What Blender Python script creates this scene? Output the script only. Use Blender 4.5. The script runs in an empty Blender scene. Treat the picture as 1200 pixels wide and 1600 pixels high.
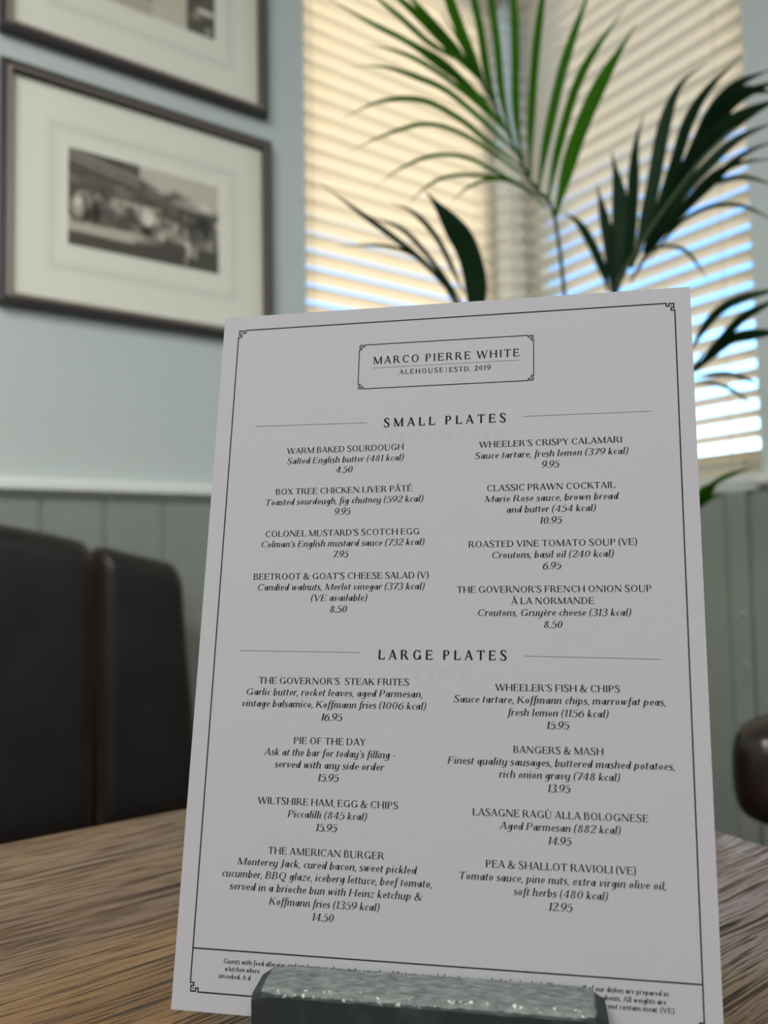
import bpy, bmesh, math, random
from mathutils import Vector, Matrix
random.seed(7)
SC = bpy.context.scene
COL = SC.collection
PI = math.pi

# ------------------------------------------------------------------ camera
cam_d = bpy.data.cameras.new('camera')
cam = bpy.data.objects.new('camera', cam_d); COL.objects.link(cam)
R_ = Vector((0.81960, -0.57264, -0.01847)); D_ = Vector((0.01676, 0.05619, -0.99828)); F_ = Vector((0.57269, 0.81788, 0.05565))
cam.matrix_world = Matrix(((R_.x, -D_.x, -F_.x, 0), (R_.y, -D_.y, -F_.y, 0), (R_.z, -D_.z, -F_.z, 0.942), (0, 0, 0, 1)))
cam_d.sensor_fit = 'HORIZONTAL'; cam_d.sensor_width = 36.0; cam_d.lens = 1210 / 1200 * 36
cam_d.clip_start = 0.02; cam_d.clip_end = 200
cam_d.dof.use_dof = True; cam_d.dof.focus_distance = 0.335; cam_d.dof.aperture_fstop = 9.0; cam_d.dof.aperture_blades = 0
SC.camera = cam

# ------------------------------------------------------------------ world, sun, lamps, exposure
SC.view_settings.view_transform = 'Standard'; SC.view_settings.look = 'None'
SC.view_settings.gamma = 1.0; SC.view_settings.use_curve_mapping = False
SC.view_settings.exposure = 0.0
wd = bpy.data.worlds.new('sky'); SC.world = wd; wd.use_nodes = True
nt = wd.node_tree; nt.nodes.clear()
wo = nt.nodes.new('ShaderNodeOutputWorld'); bg = nt.nodes.new('ShaderNodeBackground')
tc = nt.nodes.new('ShaderNodeTexCoord'); sx = nt.nodes.new('ShaderNodeSeparateXYZ'); rp = nt.nodes.new('ShaderNodeValToRGB')
nt.links.new(tc.outputs['Generated'], sx.inputs[0]); nt.links.new(sx.outputs['Z'], rp.inputs[0])
nt.links.new(rp.outputs[0], bg.inputs[0]); nt.links.new(bg.outputs[0], wo.inputs[0])
el = rp.color_ramp.elements
el[0].position = 0.0; el[0].color = (3.0, 3.6, 4.1, 1)
e = el.new(0.10); e.color = (2.8, 3.5, 4.0, 1)
e = el.new(0.19); e.color = (1.1, 2.1, 2.9, 1)
el[1].position = 1.0; el[1].color = (0.2, 0.45, 1.2, 1)
e = el.new(0.30); e.color = (0.40, 1.10, 2.1, 1)
e = el.new(0.55); e.color = (0.24, 0.58, 1.5, 1)
bg.inputs[1].default_value = 1.15

def light(kind, name, loc, energy, color=(1, 1, 1), size=None, rot=None, size_y=None, angle=None):
    d = bpy.data.lights.new(name, kind); d.energy = energy; d.color = color
    if size and kind == 'AREA':
        d.size = size
        if size_y: d.shape = 'RECTANGLE'; d.size_y = size_y
    if angle: d.angle = angle
    o = bpy.data.objects.new(name, d); COL.objects.link(o); o.location = loc
    if rot: o.rotation_euler = rot
    return o
sun_dir = Vector((-0.35, -0.79, -0.47))
sun = light('SUN', 'sun', (0, 6, 6), 8.2, (1.0, 0.92, 0.78), angle=0.02)
sun.rotation_euler = sun_dir.to_track_quat('-Z', 'Y').to_euler()
# added fill lamps, out of view, brighten the room (their housings are built below)
FILL_LAMPS = [(-0.9, 0.2), (-0.45, -1.3), (-2.5, -0.7), (-1.9, -2.6)]
for i, (lx, ly) in enumerate(FILL_LAMPS):
    light('AREA', 'fill_lamp', (lx, ly, 2.77), [37, 42, 30, 30][i], (1.0, 0.98, 0.955), 0.55)

# ------------------------------------------------------------------ material helpers
def mat(name, col, rough=0.5, spec=0.5, **kw):
    m = bpy.data.materials.new(name); m.use_nodes = True
    b = m.node_tree.nodes['Principled BSDF']
    b.inputs['Base Color'].default_value = (*col, 1); b.inputs['Roughness'].default_value = rough
    b.inputs['Specular IOR Level'].default_value = spec
    for k, v in kw.items(): b.inputs[k.replace('_', ' ')].default_value = v
    return m
def N(m, t, **props):
    n = m.node_tree.nodes.new(t)
    for k, v in props.items(): setattr(n, k, v)
    return n
def L(m, a, b): m.node_tree.links.new(a, b)
def BS(m): return m.node_tree.nodes['Principled BSDF']
def noise_color(m, c1, c2, scale=(1, 1, 1), nscale=5, detail=4, lo=.35, hi=.65, coord='Object'):
    t = N(m, 'ShaderNodeTexCoord'); mp = N(m, 'ShaderNodeMapping'); mp.inputs['Scale'].default_value = scale
    n = N(m, 'ShaderNodeTexNoise'); n.inputs['Scale'].default_value = nscale; n.inputs['Detail'].default_value = detail
    r = N(m, 'ShaderNodeValToRGB'); r.color_ramp.elements[0].position = lo; r.color_ramp.elements[1].position = hi
    r.color_ramp.elements[0].color = (*c1, 1); r.color_ramp.elements[1].color = (*c2, 1)
    L(m, t.outputs[coord], mp.inputs[0]); L(m, mp.outputs[0], n.inputs['Vector']); L(m, n.outputs['Fac'], r.inputs[0])
    L(m, r.outputs[0], BS(m).inputs['Base Color'])
    return n, r
def bump(m, hsock, strength=.2, dist=.001):
    b = N(m, 'ShaderNodeBump'); b.inputs['Strength'].default_value = strength; b.inputs['Distance'].default_value = dist
    L(m, hsock, b.inputs['Height']); L(m, b.outputs[0], BS(m).inputs['Normal']); return b

M = {}
M['wall'] = mat('wall_paint', (0.56, 0.64, 0.64), 0.75, 0.25)
n_, _ = noise_color(M['wall'], (0.525, 0.585, 0.575), (0.545, 0.60, 0.59), nscale=3); bump(M['wall'], n_.outputs['Fac'], .05, .001)
M['panel'] = mat('panel_paint', (0.17, 0.205, 0.18), 0.42, 0.4)
noise_color(M['panel'], (0.24, 0.275, 0.243), (0.265, 0.295, 0.262), scale=(4, 4, .6), nscale=3)
M['trim'] = mat('trim_paint', (0.68, 0.72, 0.68), 0.4, 0.45)
M['cap'] = mat('cap_plastic', (0.30, 0.32, 0.29), 0.35)
M['ceiling'] = mat('ceiling_paint', (0.75, 0.74, 0.70), 0.9, 0.1)
M['floor'] = mat('floor_boards', (0.12, 0.075, 0.04), 0.45)
noise_color(M['floor'], (0.08, 0.05, 0.03), (0.16, 0.10, 0.055), scale=(1, 12, 1), nscale=3)
M['outside'] = mat('outside_paving', (0.55, 0.52, 0.47), 0.9, 0.1)
M['lampwhite'] = mat('lamp_housing', (0.8, 0.8, 0.78), 0.4)

# venetian blind slats: painted, a little light passes through
def slat_mat(name, col, trans):
    m = mat(name, col, 0.45, 0.4)
    nt = m.node_tree; out = nt.nodes['Material Output']
    tr = N(m, 'ShaderNodeBsdfTranslucent'); tr.inputs[0].default_value = (*[min(1, c * 1.0) for c in col], 1)
    mx = N(m, 'ShaderNodeMixShader'); mx.inputs[0].default_value = trans
    L(m, BS(m).outputs[0], mx.inputs[1]); L(m, tr.outputs[0], mx.inputs[2]); L(m, mx.outputs[0], out.inputs[0])
    return m
M['slat'] = slat_mat('blind_slat', (0.87, 0.80, 0.66), 0.36)
M['cord'] = mat('blind_cord', (0.62, 0.56, 0.42), 0.8)
# leather
M['leather'] = mat('brown_leather', (0.022, 0.013, 0.010), 0.45, 0.38)
n_, _ = noise_color(M['leather'], (0.0075, 0.0066, 0.0066), (0.013, 0.0115, 0.011), nscale=9)
BS(M['leather']).inputs['Sheen Weight'].default_value = .22; BS(M['leather']).inputs['Sheen Tint'].default_value = (.75, .55, .42, 1); BS(M['leather']).inputs['Sheen Roughness'].default_value = .45
v_ = N(M['leather'], 'ShaderNodeTexVoronoi'); v_.inputs['Scale'].default_value = 420
bump(M['leather'], v_.outputs['Distance'], .15, .0006)
M['arm_leather'] = mat('glossy_brown_leather', (0.03, 0.013, 0.008), 0.28, 0.6)
noise_color(M['arm_leather'], (0.005, 0.004, 0.004), (0.015, 0.008, 0.006), nscale=7)
M['crease_shade'] = mat('crease_shade_leather', (0.006, 0.0055, 0.0055), 0.7, 0.2)  # darker leather without sheen: shade in the gaps between pads put into colour
M['darkwood'] = mat('dark_stained_wood', (0.035, 0.018, 0.010), 0.35)
# glass
def glass_mat(name, rough=0.0, ior=1.45):
    m = bpy.data.materials.new(name); m.use_nodes = True; nt = m.node_tree; nt.nodes.clear()
    out = nt.nodes.new('ShaderNodeOutputMaterial'); mx = nt.nodes.new('ShaderNodeMixShader')
    t = nt.nodes.new('ShaderNodeBsdfTransparent'); g = nt.nodes.new('ShaderNodeBsdfGlossy'); g.inputs['Roughness'].default_value = rough
    lw = nt.nodes.new('ShaderNodeLayerWeight'); p5 = nt.nodes.new('ShaderNodeMath'); p5.operation = 'POWER'; p5.inputs[1].default_value = 5
    nt.links.new(lw.outputs['Facing'], p5.inputs[0])
    fr = nt.nodes.new('ShaderNodeMath'); fr.operation = 'MULTIPLY_ADD'; fr.inputs[1].default_value = .9; fr.inputs[2].default_value = .02 if ior > 1.4 else .01
    nt.links.new(p5.outputs[0], fr.inputs[0]); nt.links.new(fr.outputs[0], mx.inputs[0]); nt.links.new(t.outputs[0], mx.inputs[1]); nt.links.new(g.outputs[0], mx.inputs[2])
    nt.links.new(mx.outputs[0], out.inputs[0]); return m
M['glass'] = glass_mat('window_glass'); M['pglass'] = glass_mat('picture_glass', 0.03, 1.35)
M['frame'] = mat('picture_frame_black', (0.045, 0.040, 0.042), 0.36, 0.5)
M['frame_line'] = mat('picture_frame_bronze', (0.30, 0.25, 0.21), 0.35, 0.6)
M['mat'] = mat('mount_board', (0.81, 0.815, 0.715), 0.85, 0.15)
M['matline'] = mat('mount_board_wash_line', (0.62, 0.68, 0.59), 0.85, 0.1)
M['bevel'] = mat('mount_bevel', (0.86,0.87,0.80), 0.8, 0.1)
# menu
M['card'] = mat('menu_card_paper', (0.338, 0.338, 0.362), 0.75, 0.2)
_n = N(M['card'], 'ShaderNodeTexNoise'); _n.inputs['Scale'].default_value = 900; _n.inputs['Detail'].default_value = 3
_t = N(M['card'], 'ShaderNodeTexCoord'); L(M['card'], _t.outputs['Object'], _n.inputs['Vector'])
bump(M['card'], _n.outputs['Fac'], .12, .0003)
M['card_edge'] = mat('menu_card_edge', (0.85, 0.84, 0.84), 0.8, 0.1)
M['ink'] = mat('black_ink', (0.007, 0.0065, 0.009), 0.7, 0.12)
M['ink_soft'] = mat('thin_grey_ink', (0.16, 0.155, 0.165), 0.7, 0.2)
M['ink_ghost'] = mat('show_through_ink', (0.327, 0.327, 0.350), 0.75, 0.2)

# oak table top: long dark pores along X, varnished ridges between
m = M['oak'] = mat('oak_table_top', (0.2, 0.1, 0.04), 0.3, 0.5)
t_ = N(m, 'ShaderNodeTexCoord')
wv = N(m, 'ShaderNodeMapping'); wv.inputs['Scale'].default_value = (1.0, 9.0, 1.0)
L(m, t_.outputs['Object'], wv.inputs[0])
warp = N(m, 'ShaderNodeTexNoise'); warp.inputs['Scale'].default_value = 5; warp.inputs['Detail'].default_value = 2
L(m, t_.outputs['Object'], warp.inputs['Vector'])
wm = N(m, 'ShaderNodeVectorMath', operation='SCALE'); wm.inputs['Scale'].default_value = 0.016
L(m, warp.outputs['Color'], wm.inputs[0])
ad = N(m, 'ShaderNodeVectorMath', operation='ADD'); L(m, t_.outputs['Object'], ad.inputs[0]); L(m, wm.outputs[0], ad.inputs[1])
def streak(sc, scale, detail, rough=.6):
    mp = N(m, 'ShaderNodeMapping'); mp.inputs['Scale'].default_value = sc; L(m, ad.outputs[0], mp.inputs[0])
    n = N(m, 'ShaderNodeTexNoise'); n.inputs['Scale'].default_value = scale; n.inputs['Detail'].default_value = detail
    n.inputs['Roughness'].default_value = rough; L(m, mp.outputs[0], n.inputs['Vector']); return n
s1 = streak((9, 240, 9), 1.0, 4); s2 = streak((28, 620, 28), 1.0, 3); s3 = streak((3, 22, 3), 1.0, 4)
r1 = N(m, 'ShaderNodeValToRGB'); e = r1.color_ramp.elements; e[0].position = .36; e[1].position = .47; e[0].color = (0, 0, 0, 1); e[1].color = (1, 1, 1, 1)
r2 = N(m, 'ShaderNodeValToRGB'); e = r2.color_ramp.elements; e[0].position = .34; e[1].position = .50; e[0].color = (0, 0, 0, 1); e[1].color = (1, 1, 1, 1)
L(m, s1.outputs['Fac'], r1.inputs[0]); L(m, s2.outputs['Fac'], r2.inputs[0])
mn = N(m, 'ShaderNodeMath', operation='MULTIPLY'); L(m, r1.outputs[0], mn.inputs[0]); L(m, r2.outputs[0], mn.inputs[1])
base = N(m, 'ShaderNodeValToRGB'); e = base.color_ramp.elements; e[0].position = .3; e[1].position = .7
e[0].color = (0.105, 0.043, 0.006, 1); e[1].color = (0.215, 0.100, 0.014, 1)
L(m, s3.outputs['Fac'], base.inputs[0])
mixc = N(m, 'ShaderNodeMix', data_type='RGBA'); mixc.inputs['A'].default_value = (0.028, 0.017, 0.010, 1)
L(m, base.outputs[0], mixc.inputs['B']); L(m, mn.outputs[0], mixc.inputs['Factor']); L(m, mixc.outputs['Result'], BS(m).inputs['Base Color'])
rr = N(m, 'ShaderNodeMapRange'); rr.inputs['To Min'].default_value = .75; rr.inputs['To Max'].default_value = .17
L(m, mn.outputs[0], rr.inputs['Value']); L(m, rr.outputs[0], BS(m).inputs['Roughness'])
_b = bump(m, mn.outputs[0], .30, .00012)
L(m, mn.outputs[0], BS(m).inputs['Coat Weight']); BS(m).inputs['Coat IOR'].default_value = 1.6; BS(m).inputs['Coat Roughness'].default_value = .10; L(m, _b.outputs[0], BS(m).inputs['Coat Normal'])

# worn painted block
m = M['block'] = mat('worn_dark_block', (0.02, 0.03, 0.03), 0.55, 0.4)
t_ = N(m, 'ShaderNodeTexCoord'); sp = N(m, 'ShaderNodeSeparateXYZ'); L(m, t_.outputs['Object'], sp.inputs[0])
mp = N(m, 'ShaderNodeMapping'); mp.inputs['Scale'].default_value = (60, 160, 60); mp.inputs['Rotation'].default_value = (0, 0, .8)
L(m, t_.outputs['Object'], mp.inputs[0])
nz = N(m, 'ShaderNodeTexNoise'); nz.inputs['Scale'].default_value = 4; nz.inputs['Detail'].default_value = 6; L(m, mp.outputs[0], nz.inputs['Vector'])
ru = N(m, 'ShaderNodeValToRGB'); e = ru.color_ramp.elements; e[0].position = .3; e[1].position = .75; e[0].color = (0.07, 0.085, 0.08, 1); e[1].color = (0.19, 0.215, 0.20, 1)
L(m, nz.outputs['Fac'], ru.inputs[0])
nf = N(m, 'ShaderNodeTexNoise'); nf.inputs['Scale'].default_value = 70; nf.inputs['Detail'].default_value = 5; L(m, t_.outputs['Object'], nf.inputs['Vector'])
rf = N(m, 'ShaderNodeValToRGB'); e = rf.color_ramp.elements; e[0].position = .5; e[1].position = .72; e[0].color = (0.010, 0.016, 0.017, 1); e[1].color = (0.025, 0.034, 0.034, 1)
L(m, nf.outputs['Fac'], rf.inputs[0])
# worn top: above z=.0300 with ragged limit; chalky chips along the arris
ng = N(m, 'ShaderNodeTexNoise'); ng.inputs['Scale'].default_value = 260; ng.inputs['Detail'].default_value = 3; L(m, t_.outputs['Object'], ng.inputs['Vector'])
jit = N(m, 'ShaderNodeMath', operation='MULTIPLY_ADD'); jit.inputs[1].default_value = .0016; L(m, ng.outputs['Fac'], jit.inputs[0]); L(m, sp.outputs['Z'], jit.inputs[2])
top = N(m, 'ShaderNodeMapRange'); top.inputs['From Min'].default_value = .0304; top.inputs['From Max'].default_value = .0309; L(m, jit.outputs[0], top.inputs['Value'])
mx = N(m, 'ShaderNodeMix', data_type='RGBA'); L(m, top.outputs[0], mx.inputs['Factor']); L(m, rf.outputs[0], mx.inputs['A']); L(m, ru.outputs[0], mx.inputs['B'])
nc = N(m, 'ShaderNodeTexNoise'); nc.inputs['Scale'].default_value = 330; nc.inputs['Detail'].default_value = 4; L(m, t_.outputs['Object'], nc.inputs['Vector'])
ch = N(m, 'ShaderNodeMapRange'); ch.inputs['From Min'].default_value = .61; ch.inputs['From Max'].default_value = .65; L(m, nc.outputs['Fac'], ch.inputs['Value'])
yr = N(m, 'ShaderNodeMapRange'); yr.inputs['From Min'].default_value = -.0150; yr.inputs['From Max'].default_value = -.0165; L(m, sp.outputs['Y'], yr.inputs['Value'])
zr = N(m, 'ShaderNodeMapRange'); zr.inputs['From Min'].default_value = .0290; zr.inputs['From Max'].default_value = .0300; L(m, sp.outputs['Z'], zr.inputs['Value'])
a1 = N(m, 'ShaderNodeMath', operation='MULTIPLY'); L(m, ch.outputs[0], a1.inputs[0]); L(m, yr.outputs[0], a1.inputs[1])
a2 = N(m, 'ShaderNodeMath', operation='MULTIPLY'); L(m, a1.outputs[0], a2.inputs[0]); L(m, zr.outputs[0], a2.inputs[1])
mx2 = N(m, 'ShaderNodeMix', data_type='RGBA'); L(m, a2.outputs[0], mx2.inputs['Factor']); L(m, mx.outputs['Result'], mx2.inputs['A']); mx2.inputs['B'].default_value = (.5, .52, .48, 1)
L(m, mx2.outputs['Result'], BS(m).inputs['Base Color'])
bump(m, nz.outputs['Fac'], .5, .0006)

# palm leaf
def leaf_mat(name, col, tcol, k):
    m = mat(name, col, 0.5, 0.2); out = m.node_tree.nodes['Material Output']
    tr = N(m, 'ShaderNodeBsdfTranslucent'); tr.inputs[0].default_value = (*tcol, 1)
    mx = N(m, 'ShaderNodeMixShader'); mx.inputs[0].default_value = k
    L(m, BS(m).outputs[0], mx.inputs[1]); L(m, tr.outputs[0], mx.inputs[2]); L(m, mx.outputs[0], out.inputs[0])
    w = N(m, 'ShaderNodeTexNoise'); w.inputs['Scale'].default_value = 25
    r = N(m, 'ShaderNodeValToRGB'); r.color_ramp.elements[0].color = (*[c * .75 for c in col], 1); r.color_ramp.elements[1].color = (*[c * 1.3 for c in col], 1)
    t = N(m, 'ShaderNodeTexCoord'); L(m, t.outputs['Object'], w.inputs['Vector']); L(m, w.outputs['Fac'], r.inputs[0]); L(m, r.outputs[0], BS(m).inputs['Base Color'])
    return m
M['leaf_a'] = leaf_mat('palm_leaf_fresh_green', (0.016, 0.055, 0.003), (0.05, 0.20, 0.002), .55)
M['leaf_b'] = leaf_mat('palm_leaf_deep_green', (0.005, 0.020, 0.008), (0.01, 0.05, 0.01), .22)
M['stem'] = mat('palm_stem', (0.03, 0.06, 0.02), 0.45)
M['soil'] = mat('potting_soil', (0.03, 0.02, 0.014), 0.95, 0.1)
M['pot'] = mat('glazed_pot', (0.09, 0.10, 0.10), 0.35)

# ------------------------------------------------------------------ mesh helpers
def link(name, me, mtl=None, parent=None):
    o = bpy.data.objects.new(name, me); COL.objects.link(o)
    if me is not None and mtl is not None:
        for mm_ in (mtl if isinstance(mtl, (list, tuple)) else [mtl]): me.materials.append(mm_)
    if parent is not None: o.parent = parent
    return o
def mesh(name, vs, fs, smooth=False):
    me = bpy.data.meshes.new(name); me.from_pydata([tuple(v) for v in vs], [], fs); me.update()
    if smooth:
        for p in me.polygons: p.use_smooth = True
    return me
def bm_mesh(name, bm, smooth=False):
    me = bpy.data.meshes.new(name); bmesh.ops.recalc_face_normals(bm, faces=bm.faces); bm.to_mesh(me); bm.free()
    if smooth:
        for p in me.polygons: p.use_smooth = True
    return me
def add_box(bm, x0, x1, y0, y1, z0, z1, bev=0, seg=2):
    r = bmesh.ops.create_cube(bm, size=1)
    vs = r['verts']
    for v in vs:
        v.co = Vector(((x0 + x1) / 2 + v.co.x * (x1 - x0), (y0 + y1) / 2 + v.co.y * (y1 - y0), (z0 + z1) / 2 + v.co.z * (z1 - z0)))
    if bev:
        es = {e for v in vs for e in v.link_edges}
        bmesh.ops.bevel(bm, geom=list(es), offset=bev, segments=seg, affect='EDGES', profile=.5)
def box(name, b, mtl, parent=None, bev=0, seg=2, smooth=False):
    bm = bmesh.new(); add_box(bm, *b, bev=bev, seg=seg)
    return link(name, bm_mesh(name, bm, smooth), mtl, parent)
def empty(name, loc=(0, 0, 0), rz=0):
    o = bpy.data.objects.new(name, None); COL.objects.link(o); o.location = loc; o.rotation_euler = (0, 0, rz); o.empty_display_size = .05; return o
def tag(o, label=None, cat=None, group=None, kind=None):
    if label: o['label'] = label
    if cat: o['category'] = cat
    if group: o['group'] = group
    if kind: o['kind'] = kind
    return o
def prism(profile, x0, x1, axis='x'):
    """closed profile of (a, b) swept between x0 and x1"""
    n = len(profile); vs = []
    for x in (x0, x1):
        for a, b in profile: vs.append((x, a, b) if axis == 'x' else (a, x, b))
    fs = [(i, (i + 1) % n, n + (i + 1) % n, n + i) for i in range(n)] + [tuple(range(n))[::-1], tuple(range(n, 2 * n))]
    return vs, fs
def tube_mesh(name, pts, r, n=8, r1=None):
    pts = [Vector(p) for p in pts]; vs = []; fs = []
    for i, p in enumerate(pts):
        t = (pts[min(i + 1, len(pts) - 1)] - pts[max(i - 1, 0)]).normalized()
        u = t.cross(Vector((.31, .2, .93))).normalized(); w = t.cross(u)
        rad = r if r1 is None else r + (r1 - r) * i / (len(pts) - 1)
        for k in range(n):
            a = 2 * PI * k / n; vs.append(p + (u * math.cos(a) + w * math.sin(a)) * rad)
    for i in range(len(pts) - 1):
        for k in range(n): fs.append((i * n + k, i * n + (k + 1) % n, (i + 1) * n + (k + 1) % n, (i + 1) * n + k))
    fs.append(tuple(range(n))[::-1]); fs.append(tuple(range((len(pts) - 1) * n, len(pts) * n)))
    return mesh(name, vs, fs, True)
def lathe_mesh(name, prof, n=32, smooth=True):
    vs = []; fs = []
    for r, z in prof:
        for k in range(n): a = 2 * PI * k / n; vs.append((r * math.cos(a), r * math.sin(a), z))
    for i in range(len(prof) - 1):
        for k in range(n): fs.append((i * n + k, i * n + (k + 1) % n, (i + 1) * n + (k + 1) % n, (i + 1) * n + k))
    return mesh(name, vs, fs, smooth)
def crom(P, per=6):
    P = [Vector(p) for p in P]; out = []
    Q = [P[0] * 2 - P[1]] + P + [P[-1] * 2 - P[-2]]
    for i in range(1, len(Q) - 2):
        for k in range(per):
            t = k / per; a, b, c, d = Q[i - 1:i + 3]
            out.append(.5 * ((2 * b) + (c - a) * t + (2 * a - 5 * b + 4 * c - d) * t * t + (3 * b - a - 3 * c + d) * t ** 3))
    out.append(P[-1]); return out

# ================================================================== THE ROOM
XW = YW = 1.60          # inner faces of the picture wall (y) and the window wall (x)
X0, Y0, ZC = -3.6, -3.6, 2.80
WL = 0.905              # left edge of window one (x), near edge of window two (y)
WR = 0.882
ZS, ZH = 1.10, 2.62    # sill and head heights
fl = box('floor', (X0 - .2, XW + .26, Y0 - .2, YW + .26, -.06, 0), M['floor']); tag(fl, kind='structure')
ce = box('ceiling', (X0 - .2, XW + .26, Y0 - .2, YW + .26, ZC, ZC + .08), M['ceiling']); tag(ce, kind='structure')
gr = box('ground', (-14, 18, -14, 22, -.45, -.40), M['outside']); tag(gr, kind='structure')  # unseen ground, kept for the light it bounces up to the slats
T = .13
def multi(name, boxes, mtl):
    bm = bmesh.new()
    for b in boxes: add_box(bm, *b)
    o = link(name, bm_mesh(name, bm), mtl); tag(o, kind='structure'); return o
wl = multi('wall_left', [(X0, WL, YW, YW + T, 0, ZC), (WL, XW, YW, YW + T, ZH, ZC), (WL, XW, YW, YW + T, 0, ZS - .02)], M['wall'])
wr = multi('wall_right', [(XW, XW + T, Y0, WR, 0, ZC), (XW, XW + T, WR, YW, ZH, ZC), (XW, XW + T, WR, YW, 0, ZS - .02)], M['wall'])
M['post'] = mat('cream_post_paint', (0.74, 0.68, 0.56), 0.5, 0.3)
po = multi('post_and_leak_block', [(XW + .000, XW + .062, YW + .012, YW + .062, ZS - .02, 2.15), (XW - .02, XW + T, YW + .097, YW + T, ZS - .02, ZH), (XW + .097, XW + T, YW - .02, YW + .097, ZS - .02, ZH)], M['post'])  # cream post, plus L-shaped outer boxes added behind it to block light leaks
co = multi('trim_1', [(XW - .006, XW + .062, YW + .004, YW + .062, 2.15, ZH), (XW, XW + T, YW, YW + T, ZH, ZC), (XW, XW + T, YW, YW + T, 0, ZS - .02)], M['wall'])
wb = multi('wall_back', [(X0 - .15, XW + T, Y0 - .15, Y0, 0, ZC)], M['wall'])
ws = multi('wall_side', [(X0 - .15, X0, Y0, YW + T, 0, ZC)], M['wall'])

# windows: frame + glass
def window(name, along):
    w = empty(name); tag(w, kind='structure')
    a0, a1 = (WL, XW + .06) if along == 'x' else (WR, YW + .06)
    d0, d1 = YW + .090, YW + .125
    def bb(u0, u1, v0, v1, z0, z1): return (u0, u1, v0, v1, z0, z1) if along == 'x' else (v0, v1, u0, u1, z0, z1)
    bm = bmesh.new()
    add_box(bm, *bb(a0, a0 + .05, d0, d1, ZS, ZH)); add_box(bm, *bb(a1 - .03, a1 + .05, d0, d1, ZS, ZH))
    add_box(bm, *bb(a0 + .05, a1 - .03, d0, d1, ZS, ZS + .05)); add_box(bm, *bb(a0 + .05, a1 - .03, d0, d1, ZH - .05, ZH))
    link('window_frame', bm_mesh('window_frame', bm), M['lampwhite'], w)
    box('window_glass', bb(a0 + .045, a1 - .025, d0 + .02, d0 + .026, ZS + .045, ZH - .045), M['glass'], w)
    box('window_sill', bb(a0, a1 - .06, YW - .02, d0, ZS - .02, ZS), M['trim'], w, bev=.004)
    return w
window('window_1', 'x'); window('window_2', 'y')

# wainscot boards, each its own piece
def wain(x0, x1, bd_parent, axis, z0=.10, z1=1.065, th=.012, gap=.0035):
    def bb(u0, u1, v0, v1): return (u0, u1, v0, v1, z0, z1) if axis == 'x' else (v0, v1, u0, u1, z0, z1)
    o = box('wainscot_board', bb(x0 + gap, x1 - gap, (YW if axis == 'x' else XW) - th, (YW if axis == 'x' else XW)), M['panel'], bd_parent, bev=.0035)
    return o
k = -1
x = .3125 - .1185 * 12
while x < 1.55:
    wain(x, min(x + .1185, 1.585), wl, 'x'); x += .1185
# window wall: broad flat panels either side of a proud stile with pale screw caps
y = .905
wain(.955, 1.585, wr, 'y', th=.008)
for q in range(4): wain(.905 - .42 * (q + 1), .905 - .42 * q, wr, 'y', th=.010)
st = box('stile', (XW - .022, XW, .9095, .953, .10, 1.065), M['panel'], wr, bev=.002)
for z in (.803, .695, .45):
    c = link('screw_cap', lathe_mesh('screw_cap', [(0, .004), (.004, .0035), (.007, .0015), (.0075, 0)], 16), M['cap'], wr)
    c.location = (XW - .022, .925, z); c.rotation_euler = (0, -PI / 2, 0)
# dado rails and baseboards
rail = [(0, -.024), (-.016, -.024), (-.020, -.018), (-.030, -.015), (-.028, -.002), (-.018, .004), (0, .010)]
def railing(name, axis, a0, a1, ztop, pr=rail):
    prof = [((YW if axis == 'x' else XW) + p, ztop + q) for p, q in pr]
    vs, fs = prism(prof, a0, a1, axis); me = mesh(name, vs, fs)
    bm = bmesh.new(); bm.from_mesh(me); me2 = bm_mesh(name, bm)
    o = link(name, me2, M['trim']); tag(o, kind='structure'); return o
railing('trim_2', 'x', X0, WL - .001, 1.094); railing('trim_3', 'y', Y0, WR - .001, 1.094)
railing('trim_4', 'x', WL, XW - .03, 1.080, [(0, -.014), (-.016, -.014), (-.020, 0), (0, 0)])
railing('trim_5', 'y', WR, YW - .02, 1.080, [(0, -.014), (-.016, -.014), (-.020, 0), (0, 0)])
base = [(0, -.10), (-.018, -.10), (-.018, -.012), (-.010, 0), (0, 0)]
railing('baseboard_left', 'x', X0, XW - .02, .10, base); railing('baseboard_right', 'y', Y0, YW - .02, .10, base)
# housings for the added fill lamps
for i, (lx, ly) in enumerate(FILL_LAMPS):
    t = empty('added_fill_light', (lx, ly, ZC)); 
    tag(t, 'added fill lamp in a square white ceiling frame ' + ['nearest the table', 'behind the camera', 'over the far left side', 'in the far back corner'][i], 'light')
    bm = bmesh.new()
    for b in [(-.31, .31, -.31, -.285, -.028, 0), (-.31, .31, .285, .31, -.028, 0), (-.31, -.285, -.285, .285, -.028, 0), (.285, .31, -.285, .285, -.028, 0)]: add_box(bm, *b)
    link('fill_lamp_frame', bm_mesh('fill_lamp_frame', bm), M['lampwhite'], t)

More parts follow.
